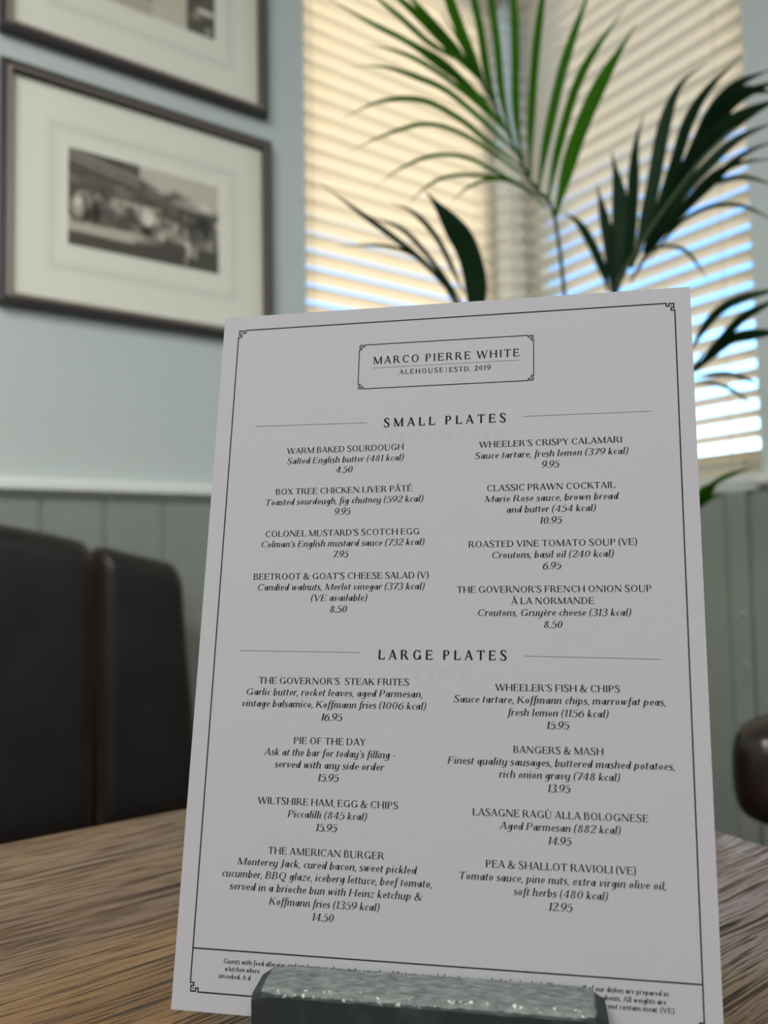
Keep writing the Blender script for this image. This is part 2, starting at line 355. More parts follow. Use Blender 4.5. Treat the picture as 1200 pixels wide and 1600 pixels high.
# ================================================================== BLINDS
def blind(along, a0, a1, plane, tilt, label):
    t = empty('venetian_blind', ((a0 + a1) / 2, plane, ZS) if along == 'x' else (plane, (a0 + a1) / 2, ZS), 0 if along == 'x' else -PI / 2)
    tag(t, label, 'blind')
    h = (a1 - a0) / 2; w = .050; th = .0028; pitch = .0448
    prof = []
    ns = 4
    for s in (1, -1):
        for i in range(ns + 1):
            u = -1 + 2 * i / ns
            if s < 0: u = -u
            prof.append((u * w / 2, (1 - u * u) * .0022 + s * th / 2))
    # outer edge (+y local) tilts down
    c, s_ = math.cos(-tilt), math.sin(-tilt)
    prof = [(p * c - q * s_, p * s_ + q * c) for p, q in prof]
    vs, fs = prism(prof, -h, h); me = mesh('slat', vs, fs); bm = bmesh.new(); bm.from_mesh(me); me = bm_mesh('slat', bm); me.materials.append(M['slat'])
    z = .052
    rnd = random.Random(int(a0 * 1000) + len(label)); zs = []
    while z < ZH - ZS - .055:
        o = bpy.data.objects.new('slat', me); COL.objects.link(o); o.parent = t; o.location = (0, 0, z); o.rotation_euler = (rnd.uniform(-.02, .02), rnd.uniform(-.0012, .0012), 0); zs.append(z); z += pitch
    box('head_rail', (-h, h, -.028, .028, ZH - ZS - .045, ZH - ZS - .002), M['slat'], t, bev=.003)
    box('bottom_rail', (-h, h, -.026, .026, .006, .022), M['slat'], t, bev=.003)
    for x in (-h + .07, h - .10):
        for yy in (-.0265, .0265):
            link('ladder_cord', tube_mesh('ladder_cord', [(x, yy, .02), (x, yy, ZH - ZS - .04)], .0011, 6), M['cord'], t)
    return t
b1 = blind('x', WL - .03, XW - .008, YW + .062, math.radians(20), 'cream slatted blind in the window beside the framed pictures, sunlit')
b2 = blind('y', WR - .012, YW + .008, XW + .062, math.radians(13), 'tan slatted blind in the right-hand window behind the darker palm fronds')
# pull cord of the left blind
# ================================================================== PICTURES
def vnoise(x, y, s):
    def h(i, j):
        n = math.sin(i * 127.1 + j * 311.7 + s * 74.7) * 43758.5453; return n - math.floor(n)
    i, j = math.floor(x), math.floor(y); fx, fy = x - i, y - j; fx = fx * fx * (3 - 2 * fx); fy = fy * fy * (3 - 2 * fy)
    return (h(i, j) * (1 - fx) + h(i + 1, j) * fx) * (1 - fy) + (h(i, j + 1) * (1 - fx) + h(i + 1, j + 1) * fx) * fy
def fbm(x, y, s): return .55 * vnoise(x, y, s) + .3 * vnoise(x * 2.1, y * 2.1, s + 1) + .15 * vnoise(x * 4.3, y * 4.3, s + 2)
def sm(a, b, x): t = max(0, min(1, (x - a) / (b - a))); return t * t * (3 - 2 * t)
def blob(u, v, cu, cv, ru, rv): return max(0, 1 - ((u - cu) / ru) ** 2 - ((v - cv) / rv) ** 2)
def picture_lower(u, v):      # v runs down: pale sky, roof and trees, a crowd, pale path, dark lawn
    tree = .20 + .12 * math.sin(u * 9 + 1) * (u > .45) + .08 * fbm(u * 12, 1, 3)
    if u > .58: tree = .14 + .5 * abs(u - .68) + .1 * fbm(u * 14, 2, 3)
    if u < .42: tree = .0
    c = .62 if v < tree else .0
    k = sm(tree - .05, tree + .05, v); dark = .10 + .22 * fbm(u * 9, v * 7, 5) ** 1.3
    c = .58 * (1 - k) + dark * k
    if u < .45 and v < .27:                                   # roof with two lighter eaves lines
        d = v - u * .28
        c = .13 + .22 * math.exp(-((d - .03) / .02) ** 2) + .2 * math.exp(-((d - .10) / .018) ** 2) + .05 * fbm(u * 30, v * 8, 9)
    if v > .42 and v < .76:
        c += .30 * sm(.55, .8, fbm(u * 16, v * 9, 11)) + .25 * sm(.62, .8, fbm(u * 30, v * 7, 15))
    c += .45 * min(1, 2 * blob(u, v, .50, .55, .05, .10)) * (.5 + fbm(u * 40, v * 30, 4)) - .12 * min(1, 2 * blob(u, v, .14, .62, .07, .13)) - .2 * blob(u, v, .50, .72, .05, .10)
    c += .25 * min(1, 1.5 * blob(u, v, .80, .30, .16, .07)) - .1 * blob(u, v, .88, .5, .12, .18)
    c += .3 * min(1, 1.5 * blob(u, v, .06, .60, .05, .12))
    path = sm(.74, .78, v + .05 * u) * (1 - sm(.84 + .02 * u, .86 + .02 * u, v + .0 * u)) * (1 - sm(.38, .62, u))
    c = c * (1 - path) + .52 * path
    lawn = sm(.86, .885, v) if u < .42 else sm(.80, .86, v) if u < .6 else sm(.74, .80, v)
    c = c * (1 - lawn) + (.115 + .03 * fbm(u * 20, v * 20, 2)) * lawn
    c += .42 * min(1, 2.5 * blob(u, v, .785, .80, .022, .10)) + .25 * min(1, 2 * blob(u, v, .83, .82, .02, .09)) + .2 * min(1, 2 * blob(u, v, .765, .93, .014, .07))
    return max(.03, min(.75, c))
def picture_upper(u, v):
    c = .16 + .12 * fbm(u * 14, v * 9, 21)
    if u > .28 + .75 * (1 - v) * 0 and u < .79:                # bright triangular forecourt
        k = sm(0, .04, (v - .45) - (.72 - u) * .95); c = c * (1 - k) + .60 * k
    if u < .55: 
        c = .20 + .10 * fbm(u * 30 - v * 20, v * 5, 8) + .25 * sm(.3, .6, fbm(u * 12, v * 8, 2)) * (v < .75)
        k = sm(0, .05, (v - .80) - (.55 - u) * -.25); c = c * (1 - k) + .5 * k
    if u > .80: c = .12 + .08 * fbm(u * 20, v * 14, 31) + .5 * min(1, 2 * blob(u, v, .93, .72, .08, .04)) + .25 * min(1, 2 * blob(u, v, .95, .93, .03, .05)) + .2 * min(1, 2 * blob(u, v, .86, .80, .04, .05))
    if v < .3: c = .5 + .1 * fbm(u * 8, v * 8, 3)
    return max(.04, min(.75, c))
def picture(x0, x1, z0, z1, ph, ln, fn, label):
    t = empty('framed_picture', ((x0 + x1) / 2, YW, z0)); tag(t, label, 'picture', 'framed pictures on the left wall')
    cx = (x0 + x1) / 2
    def loc(x, z): return x - cx, z - z0
    # moulding profile: (distance inward, projection from wall)
    prof = [(0, 0), (0, .018), (.003, .022), (.007, .0225), (.0095, .019), (.0115, .019), (.0135, .0245), (.017, .025), (.0195, .021), (.0215, .0150), (.0215, .006), (.0215, 0)]
    prof = [(d * 1.15, p) for d, p in prof]
    H_, W_ = z1 - z0, x1 - x0; n = len(prof); vs = []; fs = []; mi = []
    for (sx_, sz_) in ((-1, 0), (1, 0), (1, 1), (-1, 1)):
        for d, pr in prof: vs.append((sx_ * (W_ / 2 - d), -pr, (d if sz_ == 0 else H_ - d)))
    for c in range(4):
        c2 = (c + 1) % 4
        for i in range(n):
            j = (i + 1) % n; fs.append((c * n + i, c2 * n + i, c2 * n + j, c * n + j)); mi.append(1 if 5 <= i <= 6 else 0)
    me = mesh('moulding', vs, fs); bm = bmesh.new(); bm.from_mesh(me); 
    for f_, k_ in zip(bm.faces, mi): f_.material_index = k_
    me = bm_mesh('moulding', bm); link('moulding', me, [M['frame'], M['frame_line']], t)
    box('mount_board', (-W_ / 2 + .02, W_ / 2 - .02, -.010, -.001, .02, H_ - .02), M['mat'], t)
    # wash-line borders ruled round the opening
    lx0, lz0 = loc(ln[0], ln[2]); lx1, lz1 = loc(ln[1], ln[3]); px0, pz0 = loc(ph[0], ph[2]); px1, pz1 = loc(ph[1], ph[3])
    bm = bmesh.new()
    for g, w in ((0, .0012), (.0075, .0045), (.0155, .0010), (.020, .0010)):
        a0, a1, c0, c1 = lx0 + g, lx1 - g, lz0 + g, lz1 - g
        if a0 > px0 - .003: continue
        for b in ((a0, a1, c0, c0 + w), (a0, a1, c1 - w, c1), (a0, a0 + w, c0 + w, c1 - w), (a1 - w, a1, c0 + w, c1 - w)): add_box(bm, b[0], b[1], -.0103, -.0099, b[2], b[3])
    link('wash_line', bm_mesh('wash_line', bm), M['matline'], t)
    bm = bmesh.new(); e_ = .0035
    for b in ((px0 - e_, px1 + e_, pz0 - e_, pz0), (px0 - e_, px1 + e_, pz1, pz1 + e_), (px0 - e_, px0, pz0, pz1), (px1, px1 + e_, pz0, pz1)): add_box(bm, b[0], b[1], -.0112, -.0098, b[2], b[3])
    link('mount_bevel', bm_mesh('mount_bevel', bm), M['bevel'], t)
    # the print: flat sepia photograph
    nx, nz = 150, 94; vs = [(px0 + (px1 - px0) * i / nx, -.0106, pz1 + (pz0 - pz1) * j / nz) for j in range(nz + 1) for i in range(nx + 1)]
    fs = [(j * (nx + 1) + i, (j + 1) * (nx + 1) + i, (j + 1) * (nx + 1) + i + 1, j * (nx + 1) + i + 1) for j in range(nz) for i in range(nx)]
    me = mesh('sepia_print', vs, fs); at_ = me.color_attributes.new('ink', 'FLOAT_COLOR', 'POINT')
    for j in range(nz + 1):
        for i in range(nx + 1):
            v = fn(i / nx, j / nz) ** 1.25 * 1.12; at_.data[j * (nx + 1) + i].color = (v * 1.04, v * .98, v * .82, 1)
    o = link('sepia_print', me, M['print'], t)
    box('picture_glass', (-W_ / 2 + .0205, W_ / 2 - .0205, -.0145, -.0130, .0205, H_ - .0205), M['pglass'], t)
    return t
m = M['print'] = mat('photographic_print', (.3, .3, .25), 0.6, 0.2)
a_ = N(m, 'ShaderNodeAttribute', attribute_name='ink'); L(m, a_.outputs['Color'], BS(m).inputs['Base Color'])
picture(.232, .808, 1.430, 1.911, (.3575, .676, 1.572, 1.771), (.3165, .723, 1.513, 1.821), picture_lower, 'lower dark-framed sepia photograph of a crowd under trees beside a lawn')
picture(.229, .801, 1.966, 2.447, (.354, .671, 2.109, 2.308), (.313, .717, 2.049, 2.357), picture_upper, 'upper dark-framed sepia photograph, cut by the top of the view')

# ================================================================== TABLE
tb = empty('dining_table', (-.10, .12, 0)); tag(tb, 'oak-topped pub table with dark open grain, under the menu card', 'table')
# outline of the top: its measured far and right edges meet in a rounded corner
def table_outline():
    P = [(-.72, -.36), (.500, -.36), (.492, .575), (-.72, .640)]
    out = []; rad = [.03, .03, .035, .03]
    for i, p in enumerate(P):
        p = Vector(p); a = Vector(P[i - 1]); b = Vector(P[(i + 1) % 4]); u = (a - p).normalized(); w = (b - p).normalized(); r = rad[i]
        for k in range(7):
            t = k / 6; out.append((p + u * r * (1 - t) ** 2 + w * r * t ** 2))
    return out
O_ = table_outline(); n = len(O_)
c_ = Vector((-.1, .12))
vs = []
for z, ins in ((.718, .006), (.722, 0), (.746, 0), (.7488, .0015), (.75, .004)):
    for p in O_:
        q = p + (c_ - p).normalized() * ins; vs.append((q.x - c_.x, q.y - c_.y, z))
fs = [(r * n + i, r * n + (i + 1) % n, (r + 1) * n + (i + 1) % n, (r + 1) * n + i) for r in range(4) for i in range(n)]
fs += [tuple(range(n))[::-1], tuple(range(4 * n, 5 * n))]
me = mesh('table_top', vs, fs); bm = bmesh.new(); bm.from_mesh(me); link('table_top', bm_mesh('table_top', bm), M['oak'], tb)
c = link('pedestal', lathe_mesh('pedestal', [(0, .04), (.06, .04), (.045, .06), (.035, .12), (.035, .60), (.05, .66), (.14, .70), (.16, .718), (0, .718)], 32), M['darkwood'], tb)
bm = bmesh.new(); add_box(bm, -.32, .32, -.045, .045, .0, .042, .006); link('foot', bm_mesh('foot', bm), M['darkwood'], tb)
bm = bmesh.new(); add_box(bm, -.045, .045, -.32, .32, .0, .040, .006); link('foot', bm_mesh('foot', bm), M['darkwood'], tb)

# ================================================================== BENCH
be = empty('leather_bench', (0, 1.42, 0)); tag(be, 'dark brown leather banquette with padded upright channels under the pictures', 'bench')
def pad(x0, x1, ztop, z0, y0, y1, name='back_pad', flare=0, rr=.026):
    """puffed upright pad: rounded front, top shaped by ztop(x)"""
    nu, nv = 22, 26; vs = []; fs = []
    # section through thickness as a rounded loop around (y,z): sweep across x
    def section(x, sx):
        z1 = ztop(x); zz1 = z1 - (1 - sx) * .014; zz0 = z0
        dep = (y1 - y0); yf = y0 + (1 - sx) * .030; yb = y1
        R1 = .046; pts = []
        m_ = 14
        pts.append((yb, zz0)); pts.append((yf, zz0))
        for k in range(7): pts.append((yf - .004 * math.sin(PI * (k + 1) / 8), zz0 + (zz1 - R1 - zz0) * (k + 1) / 8))
        for k in range(9):
            a = PI / 2 * k / 8; pts.append((yf + R1 - R1 * math.cos(a), zz1 - R1 + R1 * math.sin(a)))
        pts.append((max(yb - .022, yf + R1), zz1 - .001)); pts.append((yb - .006, zz1 - .008)); pts.append((yb, zz1 - .022))
        return pts
    ring = []
    for i in range(nu + 1):
        u = i / nu; uu = .5 - .5 * math.cos(PI * u); x = x0 + (x1 - x0) * uu
        d = min(x - x0, x1 - x); sx = 1 if d > rr else math.sqrt(max(0, 1 - ((rr - d) / rr) ** 2))
        P = section(x, sx)
        ring.append([(x + flare * ((uu) ** 2) * sm(0, 1, (ztop(x1) - z) / (ztop(x1) - z0)), y - 1.42, z) for y, z in P])
    npt = len(ring[0])
    for r_ in ring: vs += r_
    for i in range(nu):
        for k in range(npt): fs.append((i * npt + k, i * npt + (k + 1) % npt, (i + 1) * npt + (k + 1) % npt, (i + 1) * npt + k))
    fs.append(tuple(range(npt))); fs.append(tuple(range(nu * npt, (nu + 1) * npt))[::-1])
    me = mesh(name, vs, fs); bm = bmesh.new(); bm.from_mesh(me); return link(name, bm_mesh(name, bm, True), M['leather'], be)
def ztop(x):
    P = [(-1.2, 1.045), (-.3, 1.045), (.05, 1.035), (.21, 1.010), (.30, .992), (.37, .974), (.45, .953), (.52, .935), (.56, .918)]
    for (a, za), (b, zb) in zip(P, P[1:]):
        if x <= b: return za + (zb - za) * (x - a) / (b - a)
    return P[-1][1]
pad(.3785, .536, ztop, .455, 1.42, 1.50, flare=.030)
for x1 in (.3705, .0705, -.2295, -.5295): pad(x1 - .292, x1, ztop, .455, 1.42, 1.50)
# shell behind the pads and the seat
prof = [(x / 100, ztop(x / 100) - .012) for x in range(-82, 56, 6)]
vs = []
for yy in (.082, .115):
    for x, z in prof: vs.append((x, yy, z))
    vs.append((prof[-1][0] + .018, yy, .5)); vs.append((prof[-1][0] + .018, yy, .0)); vs.append((-.82, yy, 0))
k = len(vs) // 2
fs = [(i, (i + 1) % k, k + (i + 1) % k, k + i) for i in range(k)] + [tuple(range(k))[::-1], tuple(range(k, 2 * k))]
me = mesh('back_shell', vs, fs); bm = bmesh.new(); bm.from_mesh(me); link('back_shell', bm_mesh('back_shell', bm), M['crease_shade'], be)
for x1 in (.555, -.13): 
    bm = bmesh.new(); add_box(bm, x1 - .68, x1, -.60, .075, .34, .452, .035, 5); link('seat_cushion', bm_mesh('seat_cushion', bm, True), M['leather'], be)
box('plinth', (-.80, .545, -.56, .08, 0, .338), M['darkwood'], be, bev=.004)

# ================================================================== ARMCHAIR (right)
ch_ = empty('leather_armchair', (1.212, .24, 0)); tag(ch_, 'glossy dark brown leather armchair by the window wall, arm showing at right edge', 'chair')
def rounded(name, b, bev, seg, mtl, parent): 
    bm = bmesh.new(); add_box(bm, *b, bev=bev, seg=seg); return link(name, bm_mesh(name, bm, True), mtl, parent)
def arm(yc):
    # fat rolled arm pad: superellipse sections tapering to a rounded front
    vs = []; fs = []; ns = 20; rings = []
    for i in range(17):
        s = i / 16; x = -.262 + .50 * (1 - math.cos(PI / 2 * min(1, s * 1.0)) * 1.0) if False else -.262 + .50 * s ** 1.6
        d = x + .262; k = math.sqrt(max(0.0, 1 - max(0, (.055 - d) / .055) ** 2)); 
        ry = .046 * (.30 + .70 * k); rz = .069 * (.45 + .55 * k); ring = []
        for j in range(ns):
            a = 2 * PI * j / ns; cx_, sz_ = math.cos(a), math.sin(a)
            ring.append((x, yc + ry * abs(cx_) ** .7 * (1 if cx_ > 0 else -1), .651 + rz * abs(sz_) ** .7 * (1 if sz_ > 0 else -1) - .06 * max(0, d - .1) * 0))
        vs += ring
    for i in range(16):
        for j in range(ns): fs.append((i * ns + j, i * ns + (j + 1) % ns, (i + 1) * ns + (j + 1) % ns, (i + 1) * ns + j))
    fs.append(tuple(range(ns))); fs.append(tuple(range(16 * ns, 17 * ns))[::-1])
    me = mesh('arm_pad', vs, fs); bm = bmesh.new(); bm.from_mesh(me); o = link('arm_pad', bm_mesh('arm_pad', bm, True), M['arm_leather'], ch_)
    link('arm_post', tube_mesh('arm_post', [(-.06, yc, .42), (-.07, yc, .60)], .016, 12), M['darkwood'], ch_)
arm(.315); arm(-.315)
rounded('seat', (-.27, .27, -.27, .27, .36, .47), .04, 6, M['arm_leather'], ch_)
bm = bmesh.new(); add_box(bm, .20, .285, -.34, .34, .47, .86, .04, 6)
link('backrest', bm_mesh('backrest', bm, True), M['arm_leather'], ch_)
rounded('seat_frame', (-.25, .26, -.34, .34, .31, .372), .008, 2, M['darkwood'], ch_)
for sx_ in (-.22, .23):
    for sy_ in (-.29, .29):
        link('leg', tube_mesh('leg', [(sx_ * 1.04, sy_ * 1.04, 0), (sx_, sy_, .33)], .014, 10, .022), M['darkwood'], ch_)

# ================================================================== PALM
PALM = [
 ([(1.048, 0.883, 0.9), (0.978, 0.85, 1.217), (0.912, 0.817, 1.463), (0.868, 0.821, 1.509), (0.82, 0.825, 1.583), (0.775, 0.828, 1.645), (0.73, 0.831, 1.698), (0.704, 0.835, 1.731)], 0.0069, [
  ([(0.912, 0.817, 1.47), (0.919, 0.777, 1.571), (0.931, 0.734, 1.65), (0.953, 0.686, 1.722)], 0.0235),
  ([(0.901, 0.823, 1.49), (0.898, 0.787, 1.579), (0.904, 0.745, 1.666), (0.931, 0.688, 1.74)], 0.0146),
  ([(0.881, 0.824, 1.504), (0.872, 0.788, 1.587), (0.869, 0.748, 1.675), (0.879, 0.697, 1.775)], 0.0144),
  ([(0.864, 0.823, 1.524), (0.841, 0.792, 1.609), (0.822, 0.759, 1.693), (0.81, 0.719, 1.807)], 0.0133),
  ([(0.853, 0.829, 1.551), (0.821, 0.806, 1.61), (0.795, 0.778, 1.693), (0.763, 0.751, 1.817)], 0.0124),
  ([(0.833, 0.828, 1.576), (0.799, 0.812, 1.625), (0.769, 0.791, 1.701), (0.73, 0.775, 1.808)], 0.0114),
  ([(0.81, 0.831, 1.606), (0.774, 0.816, 1.653), (0.743, 0.797, 1.709), (0.701, 0.784, 1.792)], 0.0122),
  ([(0.788, 0.832, 1.636), (0.746, 0.822, 1.676), (0.705, 0.811, 1.721), (0.663, 0.8, 1.776)], 0.0158),
  ([(0.765, 0.834, 1.66), (0.721, 0.826, 1.682), (0.675, 0.821, 1.699), (0.604, 0.831, 1.747)], 0.0092),
  ([(0.754, 0.841, 1.674), (0.686, 0.847, 1.688), (0.633, 0.842, 1.701), (0.566, 0.846, 1.723)], 0.0083),
  ([(0.79, 0.831, 1.624), (0.719, 0.842, 1.651), (0.654, 0.849, 1.675), (0.589, 0.858, 1.687), (0.522, 0.867, 1.702)], 0.0092),
  ([(0.826, 0.821, 1.574), (0.752, 0.831, 1.619), (0.673, 0.844, 1.65), (0.616, 0.844, 1.648), (0.568, 0.839, 1.633)], 0.0083),
  ([(0.85, 0.819, 1.542), (0.782, 0.83, 1.586), (0.716, 0.839, 1.618), (0.66, 0.843, 1.623), (0.607, 0.847, 1.621), (0.554, 0.851, 1.604)], 0.0083),
  ([(0.865, 0.821, 1.527), (0.787, 0.837, 1.565), (0.736, 0.835, 1.58), (0.671, 0.843, 1.592), (0.605, 0.854, 1.574), (0.546, 0.861, 1.534)], 0.0074),
  ([(0.875, 0.816, 1.507), (0.816, 0.822, 1.531), (0.744, 0.836, 1.56), (0.68, 0.846, 1.562), (0.616, 0.859, 1.532), (0.556, 0.869, 1.492)], 0.0075),
  ([(0.882, 0.812, 1.489), (0.804, 0.833, 1.519), (0.747, 0.84, 1.529), (0.692, 0.848, 1.519), (0.64, 0.855, 1.489), (0.594, 0.857, 1.45)], 0.0066),
  ([(0.891, 0.818, 1.484), (0.833, 0.831, 1.511), (0.767, 0.85, 1.511), (0.719, 0.858, 1.497), (0.68, 0.86, 1.469), (0.649, 0.857, 1.435)], 0.0057),
  ([(0.895, 0.817, 1.476), (0.845, 0.822, 1.502), (0.797, 0.828, 1.504), (0.749, 0.836, 1.482), (0.71, 0.838, 1.446)], 0.0048),
  ([(0.771, 0.83, 1.65), (0.71, 0.83, 1.68), (0.651, 0.829, 1.706), (0.588, 0.831, 1.727)], 0.0119),
  ([(0.818, 0.826, 1.588), (0.755, 0.834, 1.632), (0.703, 0.837, 1.658), (0.649, 0.841, 1.672)], 0.0132),
 ]),
 ([(1.066, 0.87, 0.9), (1.009, 0.805, 1.191), (0.976, 0.757, 1.339), (0.98, 0.713, 1.401), (0.993, 0.664, 1.458), (1.007, 0.614, 1.508), (1.026, 0.561, 1.541), (1.047, 0.509, 1.562)], 0.0099, [
  ([(0.972, 0.76, 1.329), (0.964, 0.745, 1.393), (0.957, 0.729, 1.465), (0.935, 0.723, 1.54)], 0.0215),
  ([(0.978, 0.755, 1.344), (0.981, 0.731, 1.402), (0.972, 0.713, 1.483), (0.961, 0.698, 1.547), (0.957, 0.68, 1.585)], 0.0213),
  ([(0.986, 0.735, 1.374), (0.984, 0.712, 1.416), (0.981, 0.687, 1.484), (0.978, 0.662, 1.564), (0.98, 0.635, 1.612), (0.997, 0.6, 1.633)], 0.0189),
  ([(0.993, 0.717, 1.395), (0.995, 0.688, 1.444), (0.996, 0.658, 1.507), (0.993, 0.632, 1.558), (0.998, 0.602, 1.595), (1.016, 0.562, 1.627)], 0.0187),
  ([(0.994, 0.676, 1.449), (1.001, 0.636, 1.507), (1.003, 0.6, 1.56), (1.008, 0.565, 1.585), (1.022, 0.524, 1.59)], 0.02),
  ([(1.002, 0.643, 1.486), (1.006, 0.612, 1.54), (1.007, 0.585, 1.562), (1.012, 0.557, 1.573), (1.029, 0.521, 1.558)], 0.018),
  ([(0.999, 0.685, 1.444), (1.002, 0.642, 1.498), (1.005, 0.602, 1.527), (1.015, 0.557, 1.543), (1.023, 0.514, 1.546)], 0.0236),
  ([(0.993, 0.717, 1.395), (0.996, 0.672, 1.443), (1.002, 0.625, 1.481), (1.016, 0.573, 1.514), (1.037, 0.518, 1.523)], 0.0147),
  ([(0.994, 0.73, 1.374), (1.005, 0.679, 1.424), (1.021, 0.625, 1.465), (1.033, 0.575, 1.497), (1.047, 0.525, 1.502)], 0.0121),
  ([(0.994, 0.743, 1.358), (1.007, 0.698, 1.416), (1.018, 0.656, 1.455), (1.025, 0.617, 1.482), (1.037, 0.577, 1.488), (1.054, 0.534, 1.479)], 0.0113),
  ([(1.028, 0.675, 1.46), (1.036, 0.641, 1.478), (1.04, 0.611, 1.477), (1.048, 0.579, 1.47), (1.066, 0.54, 1.444)], 0.0074),
  ([(1.001, 0.712, 1.385), (1.019, 0.672, 1.429), (1.031, 0.638, 1.442), (1.036, 0.61, 1.439), (1.046, 0.58, 1.426), (1.067, 0.543, 1.391)], 0.0065),
  ([(0.971, 0.76, 1.344), (0.961, 0.752, 1.383), (0.945, 0.747, 1.44), (0.925, 0.745, 1.496)], 0.0166),
  ([(0.966, 0.763, 1.344), (0.961, 0.765, 1.374), (0.947, 0.772, 1.414), (0.928, 0.783, 1.451), (0.905, 0.798, 1.469)], 0.0169),
  ([(0.998, 0.727, 1.379), (0.998, 0.704, 1.394), (1.003, 0.679, 1.394), (1.011, 0.653, 1.377), (1.021, 0.628, 1.328)], 0.0048),
  ([(1.001, 0.631, 1.497), (1.006, 0.592, 1.544), (1.006, 0.558, 1.564), (1.026, 0.51, 1.572)], 0.0143),
 ]),
 ([(1.039, 0.889, 0.9), (0.933, 0.874, 1.132), (0.821, 0.87, 1.273), (0.78, 0.859, 1.313)], 0.0089, [
  ([(0.757, 0.875, 1.319), (0.705, 0.875, 1.362), (0.652, 0.876, 1.39), (0.594, 0.882, 1.418), (0.528, 0.892, 1.452)], 0.0083),
  ([(0.761, 0.871, 1.323), (0.698, 0.875, 1.383), (0.649, 0.871, 1.409), (0.593, 0.873, 1.414)], 0.0074),
  ([(0.764, 0.869, 1.333), (0.715, 0.866, 1.403), (0.668, 0.864, 1.434), (0.623, 0.863, 1.438)], 0.0084),
  ([(0.778, 0.863, 1.275), (0.764, 0.842, 1.335), (0.737, 0.829, 1.383), (0.701, 0.825, 1.415), (0.659, 0.825, 1.448)], 0.0335),
  ([(0.756, 0.875, 1.324), (0.693, 0.879, 1.373), (0.633, 0.884, 1.384), (0.557, 0.901, 1.374)], 0.0056),
  ([(0.772, 0.865, 1.304), (0.743, 0.864, 1.318), (0.714, 0.862, 1.351), (0.688, 0.858, 1.368)], 0.0095),
 ]),
 ([(1.08, 0.861, 0.899), (1.07, 0.768, 1.107), (1.052, 0.688, 1.204), (1.053, 0.661, 1.237)], 0.0089, [
  ([(1.037, 0.672, 1.242), (1.033, 0.631, 1.28), (1.033, 0.59, 1.294), (1.056, 0.533, 1.299)], 0.0128),
  ([(1.051, 0.676, 1.213), (1.051, 0.629, 1.248), (1.042, 0.589, 1.27), (1.054, 0.534, 1.288)], 0.0138),
  ([(1.051, 0.677, 1.209), (1.058, 0.629, 1.243), (1.054, 0.591, 1.245), (1.067, 0.541, 1.241)], 0.0176),
  ([(1.047, 0.68, 1.201), (1.064, 0.639, 1.201), (1.068, 0.609, 1.189), (1.067, 0.583, 1.171)], 0.0075),
  ([(1.043, 0.683, 1.192), (1.056, 0.654, 1.189), (1.071, 0.624, 1.172), (1.079, 0.6, 1.142)], 0.0057),
 ]),
 ([(1.084, 0.858, 0.899), (1.098, 0.783, 0.952), (1.099, 0.718, 1.006)], 0.0069, [
  ([(1.095, 0.721, 0.996), (1.091, 0.689, 1.034), (1.094, 0.653, 1.053), (1.107, 0.61, 1.064)], 0.0078),
  ([(1.095, 0.721, 1.001), (1.093, 0.696, 1.027), (1.092, 0.671, 1.045)], 0.0198),
  ([(1.091, 0.724, 0.989), (1.093, 0.705, 1.01), (1.097, 0.686, 1.021), (1.095, 0.671, 1.022)], 0.0119),
 ]),
]

CROWN = Vector((1.06, .875, .40))
pm = empty('kentia_palm', (CROWN.x, CROWN.y, 0)); tag(pm, 'potted palm with long slender green fronds in front of the corner windows', 'plant')
def rel(p): return Vector(p) - Vector((CROWN.x, CROWN.y, 0))
prof = [(0, 0), (.105, 0), (.112, .01), (.150, .38), (.160, .385), (.162, .42), (.150, .425), (.142, .42), (.138, .385), (0, .385)]
link('pot', lathe_mesh('pot', prof, 40), M['pot'], pm)
link('soil', lathe_mesh('soil', [(.139, .394), (.09, .400), (.04, .404), (0, .405)], 28), M['soil'], pm)
VIEW = Vector((.55, .80, .25)).normalized()
def leaflet_mesh(pts, w, twist, seed):
    C_ = crom(pts, 4); n = len(C_); vs = []; fs = []
    ln = [0]
    for a, b in zip(C_, C_[1:]): ln.append(ln[-1] + (b - a).length)
    for i, p in enumerate(C_):
        s = ln[i] / ln[-1]; t = (C_[min(i + 1, n - 1)] - C_[max(i - 1, 0)]).normalized()
        side = t.cross(VIEW).normalized(); nrm = side.cross(t)
        side = (side * math.cos(twist) + nrm * math.sin(twist)).normalized(); nrm = side.cross(t)
        ww = w * .5 / max(.75, math.cos(twist)) * (.30 + .70 * sm(0, .30, s)) * (1 - sm(.62, 1.03, s) * .97)
        vs += [p - side * ww + nrm * ww * .25, p, p + side * ww + nrm * ww * .25]
    for i in range(n - 1):
        for k in (0, 1): fs.append((3 * i + k, 3 * i + k + 1, 3 * i + k + 4, 3 * i + k + 3))
    return mesh('leaflet', vs, fs, True)
for fi, (rach, rw, leaves) in enumerate(PALM):
    st_ = [CROWN + Vector((.015 * math.cos(fi * 1.3), .015 * math.sin(fi * 1.3), -.005))] + [Vector(p) for p in rach]
    fr = link('frond', tube_mesh('frond', [rel(p) for p in crom(st_, 4)], rw * .55, 8, rw * .16), M['stem'] if fi else M['leaf_a'], pm)
    for li, (pts, w) in enumerate(leaves):
        link('leaflet', leaflet_mesh([rel(p) for p in pts], w, random.uniform(-.5, .5), li), M['leaf_a'] if (fi == 0 or fi == 4) else M['leaf_b'], fr)

